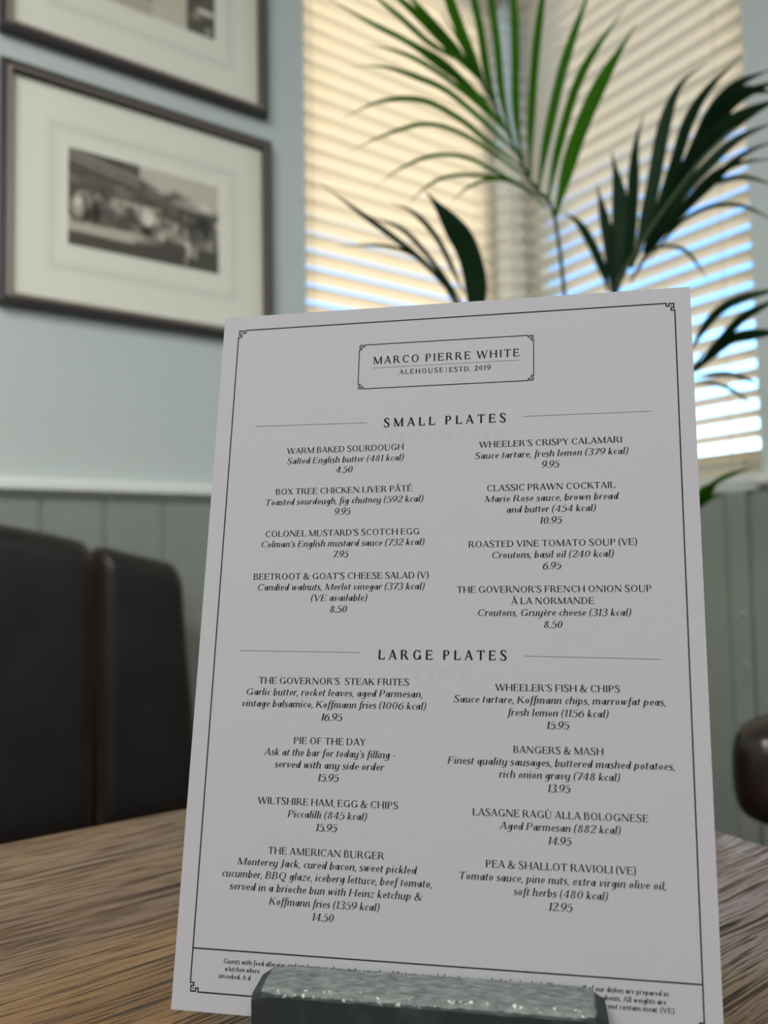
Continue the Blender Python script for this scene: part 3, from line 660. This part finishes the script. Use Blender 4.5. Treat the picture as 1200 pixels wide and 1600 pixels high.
# ================================================================== MENU CARD
CO = Vector((0.147243, 0.338664, 1.055754)); AX = Vector((0.149964, -0.146883, -0.000830)); AY = Vector((-0.036159, -0.024691, -0.293876))
up = (-AY).normalized(); ex = (AX - up * AX.dot(up)).normalized(); back = up.cross(ex)   # X right, Z up the card, Y away from the reader
B0 = CO + AX * .5 + AY
mw = Matrix(((ex.x, back.x, up.x, B0.x), (ex.y, back.y, up.y, B0.y), (ex.z, back.z, up.z, B0.z), (0, 0, 0, 1)))
mwi = mw.inverted()
def cp(xm, ym, off=0):
    """millimetres across and down the sheet -> card coordinates; off = height above the printed face"""
    v = mwi @ (CO + AX * (xm / 210) + AY * (ym / 297)); return (v.x, v.y - off, v.z)
card = empty('menu_card'); card.matrix_world = mw
tag(card, 'white printed menu card standing upright in a dark block on the table', 'menu')
TH = .0006
vs = []; fs = []
for off in (0, -TH):
    for (x_, y_) in ((0, 0), (210, 0), (210, 297), (0, 297)): vs.append(cp(x_, y_, off))
fs = [(3, 2, 1, 0), (4, 5, 6, 7), (0, 1, 5, 4), (1, 2, 6, 5), (2, 3, 7, 6), (3, 0, 4, 7)]
me = mesh('card_sheet', vs, fs); me.materials.append(M['card']); me.materials.append(M['card_edge'])
bm = bmesh.new(); bm.from_mesh(me); bmesh.ops.recalc_face_normals(bm, faces=bm.faces); bm.to_mesh(me); bm.free()
for i, p in enumerate(me.polygons): p.material_index = 0 if i < 2 else 1
link('card_sheet', me, None, card)

# ---- a stroke alphabet: thick uprights, hairline horizontals, in units of 1/700 of the cap height
def ser(x, y, a=62, b=62): return ('h', x - a, x + b, y)
def st(x, y0=0, y1=700, k=1, a=62, b=62): return [('v', x, y0, y1, k), ser(x, y0, a, b), ser(x, y1, a, b)]
G = {}
G['A'] = (630, [('d', 75, 0, 300, 705, .1), ('d', 300, 705, 545, 0, 1), ('h', 150, 440, 235), ser(75, 0), ser(545, 0, 75, 75)])
G['B'] = (570, st(115, a=75, b=20) + [('h', 110, 320, 700), ('h', 110, 340, 365), ('h', 110, 340, 0), ('a', 310, 532, 150, 168, -90, 90), ('a', 330, 182, 185, 182, -90, 90)])
G['C'] = (650, [('a', 355, 350, 290, 358, 48, 318), ('v', 560, 500, 690, 0)])
G['D'] = (680, st(115, a=75, b=20) + [('h', 110, 320, 700), ('h', 110, 320, 0), ('a', 310, 350, 310, 350, -90, 90)])
G['E'] = (560, st(115, a=75, b=20) + [('h', 110, 475, 700), ('h', 110, 400, 365), ('h', 110, 500, 0), ('v', 475, 560, 700, 0), ('v', 400, 300, 430, 0), ('v', 502, 0, 160, 0)])
G['F'] = (530, st(115) + [('h', 110, 475, 700), ('h', 110, 400, 350), ('v', 475, 560, 700, 0), ('v', 400, 285, 420, 0)])
G['G'] = (710, [('a', 355, 350, 290, 358, 48, 332), ('v', 560, 500, 690, 0), ('v', 580, 20, 300, 1), ('h', 490, 650, 300)])
G['H'] = (700, st(115) + st(585) + [('h', 115, 585, 360)])
G['I'] = (240, st(120))
G['J'] = (300, [('v', 170, 60, 700, 1), ser(170, 700), ('q', [(170, 80), (165, -40), (100, -110), (20, -90)], [1, .6, .2, .3])])
G['K'] = (640, st(115) + [('d', 120, 260, 480, 700, .1), ('d', 250, 420, 560, 0, 1), ser(480, 700), ser(560, 0)])
G['L'] = (530, st(115, b=30) + [('h', 110, 485, 0), ('v', 485, 0, 190, 0)])
G['M'] = (830, [('v', 115, 0, 700, .1), ('d', 120, 700, 410, 20, 1), ('d', 410, 20, 700, 700, .1), ('v', 710, 0, 700, 1), ser(115, 0), ser(710, 0), ser(90, 700, 50, 40), ser(730, 700, 30, 45)])
G['N'] = (720, [('v', 115, 0, 700, .1), ('d', 120, 700, 600, 0, 1), ('v', 605, 0, 700, .1), ser(115, 0), ser(605, 700), ser(95, 700, 50, 30)])
G['O'] = (720, [('a', 360, 350, 300, 358, 0, 360)])
G['P'] = (550, st(115, b=62) + [('h', 110, 330, 700), ('h', 110, 330, 325), ('a', 320, 512, 175, 188, -90, 90)])
G['Q'] = (720, [('a', 360, 350, 300, 358, 0, 360), ('q', [(330, 20), (430, -110), (560, -150), (680, -90)], [.2, .9, .8, .1])])
G['R'] = (640, st(115) + [('h', 110, 330, 700), ('h', 110, 330, 345), ('a', 320, 522, 170, 178, -90, 90), ('d', 330, 345, 545, 0, 1), ser(555, 0, 40, 50)])
G['S'] = (520, [('q', [(428, 560), (400, 660), (270, 712), (140, 660), (105, 550), (180, 430), (330, 320), (425, 200), (390, 60), (250, -10), (110, 40), (75, 160)], [.1, .1, .1, .6, .95, 1, 1, .95, .6, .1, .1, .1]), ('v', 430, 540, 690, 0), ('v', 72, 20, 170, 0)])
G['T'] = (600, [('v', 300, 0, 700, 1), ser(300, 0, 80, 80), ('h', 45, 555, 700), ('v', 45, 550, 700, 0), ('v', 555, 550, 700, 0)])
G['U'] = (680, [('v', 125, 220, 700, 1), ser(125, 700), ('q', [(125, 240), (150, 70), (340, -12), (510, 60), (555, 240)], [1, .8, .2, .1, .1]), ('v', 555, 220, 700, .1), ser(555, 700)])
G['V'] = (620, [('d', 75, 700, 315, 0, 1), ('d', 315, 0, 550, 700, .1), ser(75, 700, 70, 70), ser(550, 700)])
G['W'] = (930, [('d', 65, 700, 280, 0, 1), ('d', 280, 0, 480, 690, .1), ('d', 480, 690, 670, 0, 1), ('d', 670, 0, 870, 700, .1), ser(65, 700, 60, 70), ser(870, 700), ser(470, 700, 60, 30)])
G['X'] = (620, [('d', 80, 700, 530, 0, 1), ('d', 90, 0, 510, 700, .1), ser(80, 700), ser(530, 0), ser(90, 0), ser(510, 700)])
G['Y'] = (580, [('d', 65, 700, 290, 330, 1), ('d', 290, 330, 510, 700, .1), ('v', 290, 0, 335, 1), ser(290, 0), ser(65, 700), ser(510, 700)])
G['Z'] = (560, [('h', 80, 470, 700), ('d', 470, 700, 70, 0, 1), ('h', 70, 490, 0), ('v', 490, 0, 160, 0)])
G['&'] = (700, [('q', [(610, 400), (560, 250), (430, 80), (270, -10), (130, 40), (90, 180), (170, 320), (330, 430), (380, 560), (310, 690), (210, 670), (180, 550), (250, 390), (400, 180), (520, 40), (640, 10)], [.1, .1, .1, .2, .8, 1, .8, .2, .3, .2, .5, .9, 1, 1, .8, .2]), ('h', 530, 670, 410)])
G['('] = (260, [('q', [(210, 780), (100, 600), (75, 320), (100, 40), (210, -140)], [.1, .5, .9, .5, .1])])
G[')'] = (260, [('q', [(50, 780), (160, 600), (185, 320), (160, 40), (50, -140)], [.1, .5, .9, .5, .1])])
G['.'] = (170, [('o', 85, 45, 62)])
G[','] = (160, [('o', 80, 38, 46), ('q', [(105, 30), (100, -60), (50, -120)], [.6, .3, .1])])
G["'"] = (170, [('o', 85, 650, 46), ('q', [(110, 645), (105, 560), (60, 500)], [.6, .3, .1])])
G['-'] = (300, [('h', 50, 250, 240), ('h', 50, 250, 262)])
G['|'] = (200, [('v', 100, 0, 700, .15)])
G[' '] = (215, [])
# figures
G['0'] = (540, [('a', 270, 350, 215, 358, 0, 360)])
G['1'] = (300, [('v', 170, 0, 700, 1), ser(170, 0, 90, 80), ('d', 60, 600, 160, 690, .2)])
G['2'] = (500, [('q', [(75, 540), (110, 670), (250, 712), (400, 620), (390, 460), (240, 260), (80, 40)], [.5, .2, .1, .9, 1, .5, .1]), ('h', 70, 430, 20), ('h', 70, 430, 0), ('h', 90, 420, 45), ('v', 440, 0, 160, 0)])
G['3'] = (490, [('q', [(75, 600), (150, 700), (290, 700), (385, 560), (300, 410), (190, 372)], [.4, .1, .3, 1, .4, .1]), ('q', [(190, 372), (340, 350), (420, 190), (330, 20), (190, -12), (80, 40), (70, 130)], [.1, .3, 1, .5, .1, .2, .6])])
G['4'] = (530, [('v', 360, 0, 700, 1), ('d', 360, 700, 40, 210, .1), ('h', 40, 490, 205), ser(360, 0, 80, 80)])
G['5'] = (490, [('h', 120, 410, 690), ('h', 120, 400, 670), ('v', 118, 380, 690, .1), ('q', [(118, 385), (230, 440), (380, 380), (430, 220), (340, 30), (190, -12), (80, 40), (65, 130)], [.1, .1, .7, 1, .5, .1, .2, .6])])
G['6'] = (520, [('q', [(420, 680), (250, 600), (110, 420), (80, 220), (150, 30), (270, -10), (400, 60), (440, 220), (380, 380), (260, 425), (130, 340)], [.1, .3, .9, 1, .6, .1, .5, 1, .5, .1, .1])])
G['7'] = (460, [('h', 60, 430, 690), ('h', 70, 430, 668), ('d', 425, 690, 190, 0, 1), ('v', 60, 540, 690, 0)])
G['8'] = (510, [('a', 255, 535, 155, 168, 0, 360), ('a', 255, 180, 190, 188, 0, 360)])
G['9'] = (520, [('q', [(100, 20), (270, 100), (410, 280), (440, 480), (370, 670), (250, 710), (120, 640), (80, 480), (140, 320), (260, 275), (390, 360)], [.1, .3, .9, 1, .6, .1, .5, 1, .5, .1, .1])])
# lower case
XH = 470
def lo(x, y=XH): return ('d', x - 55, y - 40, x, y, .15)
def ex_(x): return ('q', [(x, 60), (x + 25, 5), (x + 80, 45)], [.7, .2, .05])
G['a'] = (440, [('a', 205, 232, 145, 238, 0, 360), ('v', 350, 40, XH, 1), ex_(350)])
G['b'] = (430, [('v', 95, 40, 735, 1), lo(95, 735), ('a', 235, 235, 150, 240, -150, 150), ('q', [(95, 60), (150, -5), (235, -5)], [.7, .1, .1])])
G['c'] = (360, [('a', 210, 235, 150, 240, 45, 315), ('o', 300, 390, 36)])
G['d'] = (450, [('a', 205, 232, 145, 238, 0, 360), ('v', 355, 40, 735, 1), lo(355, 735), ex_(355)])
G['e'] = (380, [('a', 210, 235, 150, 240, 0, 318), ('h', 60, 350, 245)])
G['f'] = (270, [('v', 140, -120, 600, 1), ('q', [(140, 590), (160, 700), (240, 745), (320, 700)], [1, .5, .1, .5]), ('q', [(140, -100), (110, -190), (30, -205)], [.8, .3, .3]), ('h', 50, 270, XH)])
G['g'] = (440, [('a', 205, 232, 145, 238, 0, 360), ('v', 350, -60, XH, 1), ('q', [(350, -40), (310, -180), (190, -220), (70, -160)], [1, .5, .1, .4])])
G['h'] = (450, [('v', 95, 0, 735, 1), lo(95, 735), ('q', [(100, 300), (190, 440), (290, 465), (345, 400), (350, 240)], [.1, .1, .4, .9, 1]), ('v', 350, 50, 250, 1), ex_(350)])
G['i'] = (215, [('v', 100, 50, XH, 1), lo(100), ex_(100), ('o', 105, 640, 48)])
G['j'] = (215, [('v', 100, -100, XH, 1), lo(100), ('o', 105, 640, 48)])
G['k'] = (420, [('v', 95, 0, 735, 1), lo(95, 735), ('d', 100, 200, 330, 440, .1), ('d', 180, 280, 320, 20, 1), ex_(320), ('o', 330, 420, 40)])
G['l'] = (210, [('v', 100, 50, 735, 1), lo(100, 735), ex_(100)])
G['m'] = (680, [('v', 95, 0, XH, 1), lo(95), ('q', [(100, 300), (180, 430), (265, 465), (325, 400), (330, 240)], [.1, .1, .4, .9, 1]), ('v', 330, 0, 250, 1), ('q', [(335, 300), (415, 430), (500, 465), (565, 400), (570, 240)], [.1, .1, .4, .9, 1]), ('v', 570, 50, 250, 1), ex_(570)])
G['n'] = (450, [('v', 95, 0, XH, 1), lo(95), ('q', [(100, 300), (190, 440), (290, 465), (345, 400), (350, 240)], [.1, .1, .4, .9, 1]), ('v', 350, 50, 250, 1), ex_(350)])
G['o'] = (410, [('a', 205, 235, 148, 240, 0, 360)])
G['p'] = (440, [('v', 95, -215, XH, 1), lo(95), ser(95, -215, 50, 60), ('a', 235, 235, 150, 240, -150, 150)])
G['q'] = (440, [('a', 205, 232, 145, 238, 0, 360), ('v', 350, -215, XH, 1), ser(350, -215, 50, 60)])
G['r'] = (320, [('v', 95, 0, XH, 1), lo(95), ('q', [(100, 280), (170, 420), (280, 460)], [.1, .1, .3]), ('o', 275, 425, 44)])
G['s'] = (330, [('q', [(270, 390), (220, 465), (120, 450), (75, 360), (130, 275), (230, 210), (270, 110), (200, 5), (90, 0), (40, 80)], [.4, .1, .4, .8, 1, 1, .8, .3, .1, .5])])
G['t'] = (270, [('v', 115, 60, 610, 1), ('h', 40, 240, XH), ex_(115)])
G['u'] = (450, [('v', 95, 140, XH, 1), lo(95), ('q', [(95, 150), (110, 30), (190, 5), (290, 80), (350, 220)], [1, .7, .3, .1, .1]), ('v', 350, 50, XH, 1), ex_(350)])
G['v'] = (390, [('q', [(50, 430), (100, 460), (125, 330), (150, 10)], [.1, .5, 1, .6]), ('q', [(150, 10), (300, 180), (350, 340), (310, 460)], [.1, .1, .3, .5])])
G['w'] = (590, [('q', [(50, 430), (100, 460), (125, 330), (150, 10)], [.1, .5, 1, .6]), ('d', 150, 10, 300, 440, .1), ('v', 330, 40, XH, 1), ('q', [(320, 10), (480, 180), (545, 340), (510, 460)], [.3, .1, .3, .5])])
G['x'] = (400, [('q', [(50, 400), (130, 460), (200, 235), (270, 10), (360, 60)], [.1, .6, 1, .6, .1]), ('d', 60, 20, 340, 450, .1), ('o', 345, 430, 38), ('o', 58, 40, 38)])
G['y'] = (450, [('v', 95, 140, XH, 1), lo(95), ('q', [(95, 150), (110, 30), (190, 5), (290, 80), (350, 220)], [1, .7, .3, .1, .1]), ('v', 350, -60, XH, 1), ('q', [(350, -40), (310, -180), (190, -220), (80, -160)], [1, .5, .1, .4])])
G['z'] = (380, [('h', 60, 330, XH - 5), ('h', 60, 330, XH - 25), ('d', 325, 460, 55, 10, .1), ('h', 55, 340, 10), ('h', 60, 320, 32)])
for ch0, b_, acc in (('À', 'A', 'g'), ('Â', 'A', 'c'), ('É', 'E', 'a'), ('Ù', 'U', 'g'), ('è', 'e', 'g')):
    hh = 760 if b_ != 'e' else 540; cx0 = G[b_][0] / 2
    s_ = {'g': [('d', cx0 - 90, hh + 120, cx0 + 20, hh, .7)], 'a': [('d', cx0 - 20, hh, cx0 + 90, hh + 120, .7)], 'c': [('d', cx0 - 90, hh, cx0, hh + 100, .4), ('d', cx0, hh + 100, cx0 + 90, hh, .4)]}[acc]
    G[ch0] = (G[b_][0], G[b_][1] + s_)

def strip(pts, ws):
    """polyline with half widths -> outline pairs"""
    out = []; n = len(pts)
    for i in range(n):
        a = pts[max(0, i - 1)]; b = pts[min(n - 1, i + 1)]; dx, dy = b[0] - a[0], b[1] - a[1]; l = math.hypot(dx, dy) or 1
        nx, ny = -dy / l, dx / l; out.append(((pts[i][0] + nx * ws[i], pts[i][1] + ny * ws[i]), (pts[i][0] - nx * ws[i], pts[i][1] - ny * ws[i])))
    return out
_cache = {}
def glyph(ch, TK, TN):
    key = (ch, TK, TN)
    if key in _cache: return _cache[key]
    polys = []; W = lambda k: (TN + (TK - TN) * k) / 2
    for s in G[ch][1]:
        k = s[0]
        if k == 'v': w = W(s[4]) if len(s) > 4 else W(1); polys.append([(s[1] - w, s[2]), (s[1] + w, s[2]), (s[1] + w, s[3]), (s[1] - w, s[3])])
        elif k == 'h':
            w = TN / 2; y = s[3]; y = y - w if y >= 690 else (y + w if y <= 5 else y); polys.append([(s[1], y - w), (s[2], y - w), (s[2], y + w), (s[1], y + w)])
        elif k == 'd':
            w = W(s[5]); x0, y0, x1, y1 = s[1:5]; l = math.hypot(x1 - x0, y1 - y0); hx = w * l / max(abs(y1 - y0), 1)
            if abs(y1 - y0) > abs(x1 - x0) * .4: polys.append([(x0 - hx, y0), (x0 + hx, y0), (x1 + hx, y1), (x1 - hx, y1)])
            else: o_ = strip([(x0, y0), (x1, y1)], [w, w]); polys.append([o_[0][0], o_[1][0], o_[1][1], o_[0][1]])
        elif k == 'a':
            _, cx, cy, rx, ry, a0, a1 = s; m_ = max(6, int(abs(a1 - a0) / 20)); pts = []; ws = []
            for i in range(m_ + 1):
                a = math.radians(a0 + (a1 - a0) * i / m_); c0 = abs(math.cos(a)) ** 1.7; w = W(c0)
                pts.append((cx + (rx - w) * math.cos(a), cy + (ry - w) * math.sin(a))); ws.append(w)
            o_ = strip(pts, ws)
            if abs(a1 - a0) == 360: o_[0] = o_[-1] = (((cx + rx - 2 * W(1)), cy), (cx + rx, cy))
            for i in range(m_): polys.append([o_[i][0], o_[i + 1][0], o_[i + 1][1], o_[i][1]])
        elif k == 'q':
            C3 = crom([Vector((x, y, wv_)) for (x, y), wv_ in zip(s[1], s[2])], 3); o_ = strip([(c.x, c.y) for c in C3], [W(max(0, min(1, c.z))) for c in C3])
            for i in range(len(C3) - 1): polys.append([o_[i][0], o_[i + 1][0], o_[i + 1][1], o_[i][1]])
        elif k == 'o': polys.append([(s[1] + s[3] * math.cos(a * PI / 4), s[2] + s[3] * math.sin(a * PI / 4)) for a in range(8)])
    _cache[key] = polys; return polys
class Ink:
    def __init__(s, off=.00006): s.vs = []; s.fs = []; s.off = off; s.n = 0
    def poly(s, P):
        b = len(s.vs); a = 0
        for i in range(len(P)): x0, y0 = P[i]; x1, y1 = P[(i + 1) % len(P)]; a += x0 * y1 - x1 * y0
        if a > 0: P = P[::-1]          # y runs down the sheet
        s.n += 1; o = s.off + (s.n % 5) * .000004
        s.vs += [cp(x, y, o) for x, y in P]; s.fs.append(tuple(range(b, b + len(P))))
    def line(s, x0, y0, x1, y1, w):
        dx, dy = x1 - x0, y1 - y0; l = math.hypot(dx, dy); nx, ny = -dy / l * w / 2, dx / l * w / 2
        s.poly([(x0 + nx, y0 + ny), (x1 + nx, y1 + ny), (x1 - nx, y1 - ny), (x0 - nx, y0 - ny)])
    def text(s, txt, cx, base, width=None, cap=2.75, slant=0, TK=92, TN=34, lo_=.80, hi_=1.12, align='c', mirror=False, sw=None):
        u = cap / 700; tot = sum(G[c][0] for c in txt) * u; hs = 1; tr = 0
        if width:
            hs = max(lo_, min(hi_, width / tot)); tr = (width - tot * hs) / max(1, len(txt) - 1)
        wtot = tot * hs + tr * (len(txt) - 1); x = cx - wtot / 2 if align == 'c' else (cx if align == 'l' else cx - wtot)
        for c in txt:
            for P in glyph(c, TK, TN):
                Q = [(x + (px * hs + py * slant) * u, base - py * u) for px, py in P]
                if mirror: Q = [(2 * cx - a, b) for a, b in Q]
                s.poly(Q)
            x += G[c][0] * u * hs + tr
    def build(s, name, mtl, parent=None, label=None):
        me = bpy.data.meshes.new(name); me.from_pydata(s.vs, [], s.fs); me.update(); o = link(name, me, mtl, parent or card)
        if label: o['label'] = label
        return o

IT = .20
LEFT = [
 (61.0, [("WARM BAKED SOURDOUGH", 68.0, 53.3, 0), ("Salted English butter (481 kcal)", 72.8, 53.1, 1), ("4.50", 77.5, 7.9, 1)]),
 (61.0, [("BOX TREE CHICKEN LIVER PÂTÉ", 86.8, 61.7, 0), ("Toasted sourdough, fig chutney (592 kcal)", 91.5, 71.2, 1), ("9.95", 96.4, 7.3, 1)]),
 (61.1, [("COLONEL MUSTARD'S SCOTCH EGG", 105.8, 69.0, 0), ("Colman's English mustard sauce (732 kcal)", 110.45, 72.8, 1), ("7.95", 115.3, 6.8, 1)]),
 (61.2, [("BEETROOT & GOAT'S CHEESE SALAD (V)", 124.7, 77.5, 0), ("Candied walnuts, Merlot vinegar (373 kcal)", 129.4, 73.7, 1), ("(VE available)", 134.15, 24.8, 1), ("8.50", 139.0, 7.8, 1)]),
 (60.4, [("THE GOVERNOR'S  STEAK FRITES", 169.1, 65.0, 0), ("Garlic butter, rocket leaves, aged Parmesan,", 173.85, 76.0, 1), ("vintage balsamico, Koffmann fries (1006 kcal)", 178.65, 79.0, 1), ("16.95", 183.8, 9.1, 1)]),
 (60.1, [("PIE OF THE DAY", 193.4, 30.8, 0), ("Ask at the bar for today's filling -", 198.2, 55.8, 1), ("served with any side order", 203.0, 46.3, 1), ("15.95", 207.95, 8.9, 1)]),
 (60.3, [("WILTSHIRE HAM, EGG & CHIPS", 217.6, 59.0, 0), ("Piccalilli (845 kcal)", 222.4, 33.2, 1), ("15.95", 227.3, 8.9, 1)]),
 (60.6, [("THE AMERICAN BURGER", 236.8, 48.3, 0), ("Monterey Jack, cured bacon, sweet pickled", 241.55, 74.1, 1), ("cucumber, BBQ glaze, iceberg lettuce, beef tomato,", 246.3, 86.7, 1), ("served in a brioche bun with Heinz ketchup &", 251.1, 79.3, 1), ("Koffmann fries (1359 kcal)", 255.95, 45.3, 1), ("14.50", 260.9, 9.1, 1)]),
]
RIGHT = [
 (150.4, [("WHEELER'S CRISPY CALAMARI", 68.4, 59.9, 0), ("Sauce tartare, fresh lemon (379 kcal)", 73.35, 64.0, 1), ("9.95", 78.2, 7.4, 1)]),
 (150.4, [("CLASSIC PRAWN COCKTAIL", 87.8, 53.2, 0), ("Marie Rose sauce, brown bread", 92.55, 55.1, 1), ("and butter (454 kcal)", 97.35, 36.8, 1), ("10.95", 102.3, 9.1, 1)]),
 (150.7, [("ROASTED VINE TOMATO SOUP (VE)", 111.9, 68.8, 0), ("Croutons, basil oil (240 kcal)", 116.6, 49.7, 1), ("6.95", 121.4, 7.5, 1)]),
 (151.0, [("THE GOVERNOR'S FRENCH ONION SOUP", 131.0, 78.5, 0), ("À LA NORMANDE", 135.8, 33.4, 0), ("Croutons, Gruyère cheese (313 kcal)", 140.6, 61.6, 1), ("8.50", 145.5, 7.8, 1)]),
 (152.5, [("WHEELER'S FISH & CHIPS", 170.7, 49.0, 0), ("Sauce tartare, Koffmann chips, marrowfat peas,", 175.5, 83.0, 1), ("fresh lemon (1156 kcal)", 180.4, 39.3, 1), ("15.95", 185.2, 8.9, 1)]),
 (152.7, [("BANGERS & MASH", 194.7, 35.1, 0), ("Finest quality sausages, buttered mashed potatoes,", 199.5, 87.5, 1), ("rich onion gravy (748 kcal)", 204.2, 46.4, 1), ("13.95", 209.1, 8.8, 1)]),
 (152.8, [("LASAGNE RAGÙ ALLA BOLOGNESE", 218.8, 67.0, 0), ("Aged Parmesan (882 kcal)", 223.5, 45.8, 1), ("14.95", 228.4, 8.9, 1)]),
 (152.9, [("PEA & SHALLOT RAVIOLI (VE)", 237.7, 56.6, 0), ("Tomato sauce, pine nuts, extra virgin olive oil,", 242.5, 77.8, 1), ("soft herbs (480 kcal)", 247.2, 35.3, 1), ("12.95", 252.0, 8.9, 1)]),
]
for colm in (LEFT, RIGHT):
    for cx, lines in colm:
        ink = Ink()
        for txt, b, w, it in lines:
            price = txt[0].isdigit()
            ink.text(txt, cx, b, w, 2.72 if not it else (2.85 if price else 2.75), IT if it else 0, 116 if not it else (122 if price else 104), 45 if not it else 40, lo_=.72, hi_=1.16 if not it else 1.32)
        ink.build('dish_entry', M['ink'])
def corner(ink, x, y, sx_, sy_, u, w):
    """fretted corner: the outer rule steps in, turns round a dot and steps out again"""
    P = [(0, 9), (0, 4.6)]
    path = [(0, 5.0), (2.3, 5.0), (2.3, 3.3), (.5, 3.3), (.5, .3), (3.6, .3), (3.6, 2.1), (5.2, 2.1), (5.2, 0)]
    for (a, b), (c, d) in zip(path, path[1:]):
        e_ = w * .5; 
        ax_, bx = sorted((x + sx_ * a * u, x + sx_ * c * u)); ay_, by = sorted((y + sy_ * b * u, y + sy_ * d * u))
        ink.poly([(ax_ - e_, ay_ - e_), (bx + e_, ay_ - e_), (bx + e_, by + e_), (ax_ - e_, by + e_)])
    r = .42 * u; qx, qy = x + sx_ * 1.95 * u, y + sy_ * 1.85 * u; ink.poly([(qx - r, qy - r), (qx + r, qy - r), (qx + r, qy + r), (qx - r, qy + r)])
def fret(ink, x0, y0, x1, y1, u, w):
    for x, sx_ in ((x0, 1), (x1, -1)):
        for y, sy_ in ((y0, 1), (y1, -1)): corner(ink, x, y, sx_, sy_, u, w)
    g = 5.2 * u; k = 5.0 * u
    ink.line(x0 + g, y0, x1 - g, y0, w); ink.line(x0 + g, y1, x1 - g, y1, w); ink.line(x0, y0 + k, x0, y1 - k, w); ink.line(x1, y0 + k, x1, y1 - k, w)
ink = Ink(); fret(ink, 7.4, 7.0, 203.4, 289.9, .66, .52); ink.line(7.4, 273.9, 203.4, 273.9, .52); ink.build('printed_border', M['ink'])
ink = Ink(); fret(ink, 65.8, 17.9, 143.8, 38.9, .46, .40)
ink.text('MARCO PIERRE WHITE', 105.0, 27.45, 65.4, 3.6, 0, 122, 58, .9, 1.02)
ink.text('ALEHOUSE', 94.4, 32.95, 19.8, 2.3, 0, 128, 62, .9, 1.0); ink.text('ESTD. 2019', 116.0, 33.05, 18.4, 2.3, 0, 128, 62, .9, 1.0)
ink.line(105.6, 30.6, 105.6, 33.3, .22)
ink.build('header_box', M['ink'])
ink = Ink(); ink.line(72.3, 29.2, 137.5, 29.2, .22); ink.build('header_rule', M['ink_soft'], label='thin grey rule under the printed name')
ink = Ink(); ink.text('SMALL PLATES', 105.05, 57.3, 53.9, 3.95, 0, 140, 64, .9, 1.0); ink.build('section_heading', M['ink'])
ink = Ink(); ink.text('LARGE PLATES', 106.0, 158.6, 53.4, 3.95, 0, 140, 64, .9, 1.0); ink.build('section_heading', M['ink'])
for q in ((18.9, 54.4, 70.7, 54.9, .28), (139.1, 55.1, 192.3, 55.2, .28), (18.9, 155.3, 71.4, 155.8, .28), (139.9, 156.8, 192.8, 157.7, .28)):
    ink = Ink(); ink.line(*q); ink.build('section_rule', M['ink_soft'], label='thin grey rule beside a section heading')
ink = Ink(); fk = dict(cap=1.75, slant=0, TK=120, TN=60, lo_=.6, hi_=1.3)
ink.text("Guests with food allergies and intolerances, please make a member of the team aware before placing an order for food or drink. Please note all of our dishes are prepared in", 106.05, 278.7, 170.8, **fk)
ink.text("a kitchen where", 21.4, 281.5, 14.6, align='l', **fk); ink.text("ingredients. All weights are", 190.5, 281.5, 27.5, align='r', **fk)
ink.text("uncooked. A d", 19.0, 284.2, 13.4, align='l', **fk); ink.text("does not contain meat. (VE)", 193.3, 284.2, 28.5, align='r', **fk)
ink.build('footer_note', M['ink'])
ink = Ink(.00003); ink.text('SANDWICHES', 105, 64.2, 50, 4, 0, 128, 60, .9, 1.0, mirror=True);
ink.build('show_through_print', M['ink_ghost'], label='faint mirrored lettering showing through from the back')
ink = Ink(.00003); ink.text('SIDES', 105.5, 166.2, 22, 4, 0, 128, 60, .9, 1.0, mirror=True)
ink.build('show_through_print', M['ink_ghost'], label='faint mirrored lettering showing through from the back')

# ================================================================== BLOCK
bdir = Vector((AX.x, AX.y, 0)).normalized(); bn = Vector((bdir.y, -bdir.x, 0))     # bn points to the reader
if bn.dot(Vector((-.57, -.82, 0))) < 0: bn = -bn
org = Vector((0.187, 0.2435, .75))
blk = empty('menu_holder', org); blk.rotation_euler = (0, 0, math.atan2(bdir.y, bdir.x)); tag(blk, 'short dark painted block with worn grey top holding the menu card', 'holder')
# section (y away from reader negative..): front part, leaning slot, back part
sl = .0011; lean = .124
prof = [(-.0195, 0), (-.0195, .0290), (-.0185, .0308), (-.0170, .0313), (-sl - .0002, .0313), (-sl - .020 * lean, .0107), (sl + .0006 - .020 * lean, .0107), (sl + .0006, .0313), (.0185, .0313), (.0200, .0300), (.0205, .0285), (.0205, 0)]
nx = 26; hw = .0655; vs = []; fs = []; rnd = random.Random(3)
for i in range(nx + 1):
    x = -hw + 2 * hw * i / nx; e_ = min(i, nx - i); k = {0: .0042, 1: .0008}.get(e_, 0)
    if e_ == 0: pass
    xx = -hw if i == 0 else hw if i == nx else x
    for (y_, z_) in prof:
        out_f = 1 if abs(y_) > .015 else 0
        yy = y_ - math.copysign(k * out_f, y_); zz = z_ - (k if z_ > .025 else 0) + (rnd.uniform(-.00012, .00012) if z_ > .02 else 0)
        vs.append((xx + (0 if e_ else 0), yy + (rnd.uniform(-.0002, .0002) if out_f else 0), zz))
n = len(prof)
for i in range(nx):
    for k in range(n): fs.append((i * n + k, i * n + (k + 1) % n, (i + 1) * n + (k + 1) % n, (i + 1) * n + k))
fs.append(tuple(range(n))); fs.append(tuple(range(nx * n, (nx + 1) * n))[::-1])
me = mesh('slotted_block', vs, fs); bm = bmesh.new(); bm.from_mesh(me); link('slotted_block', bm_mesh('slotted_block', bm), M['block'], blk)
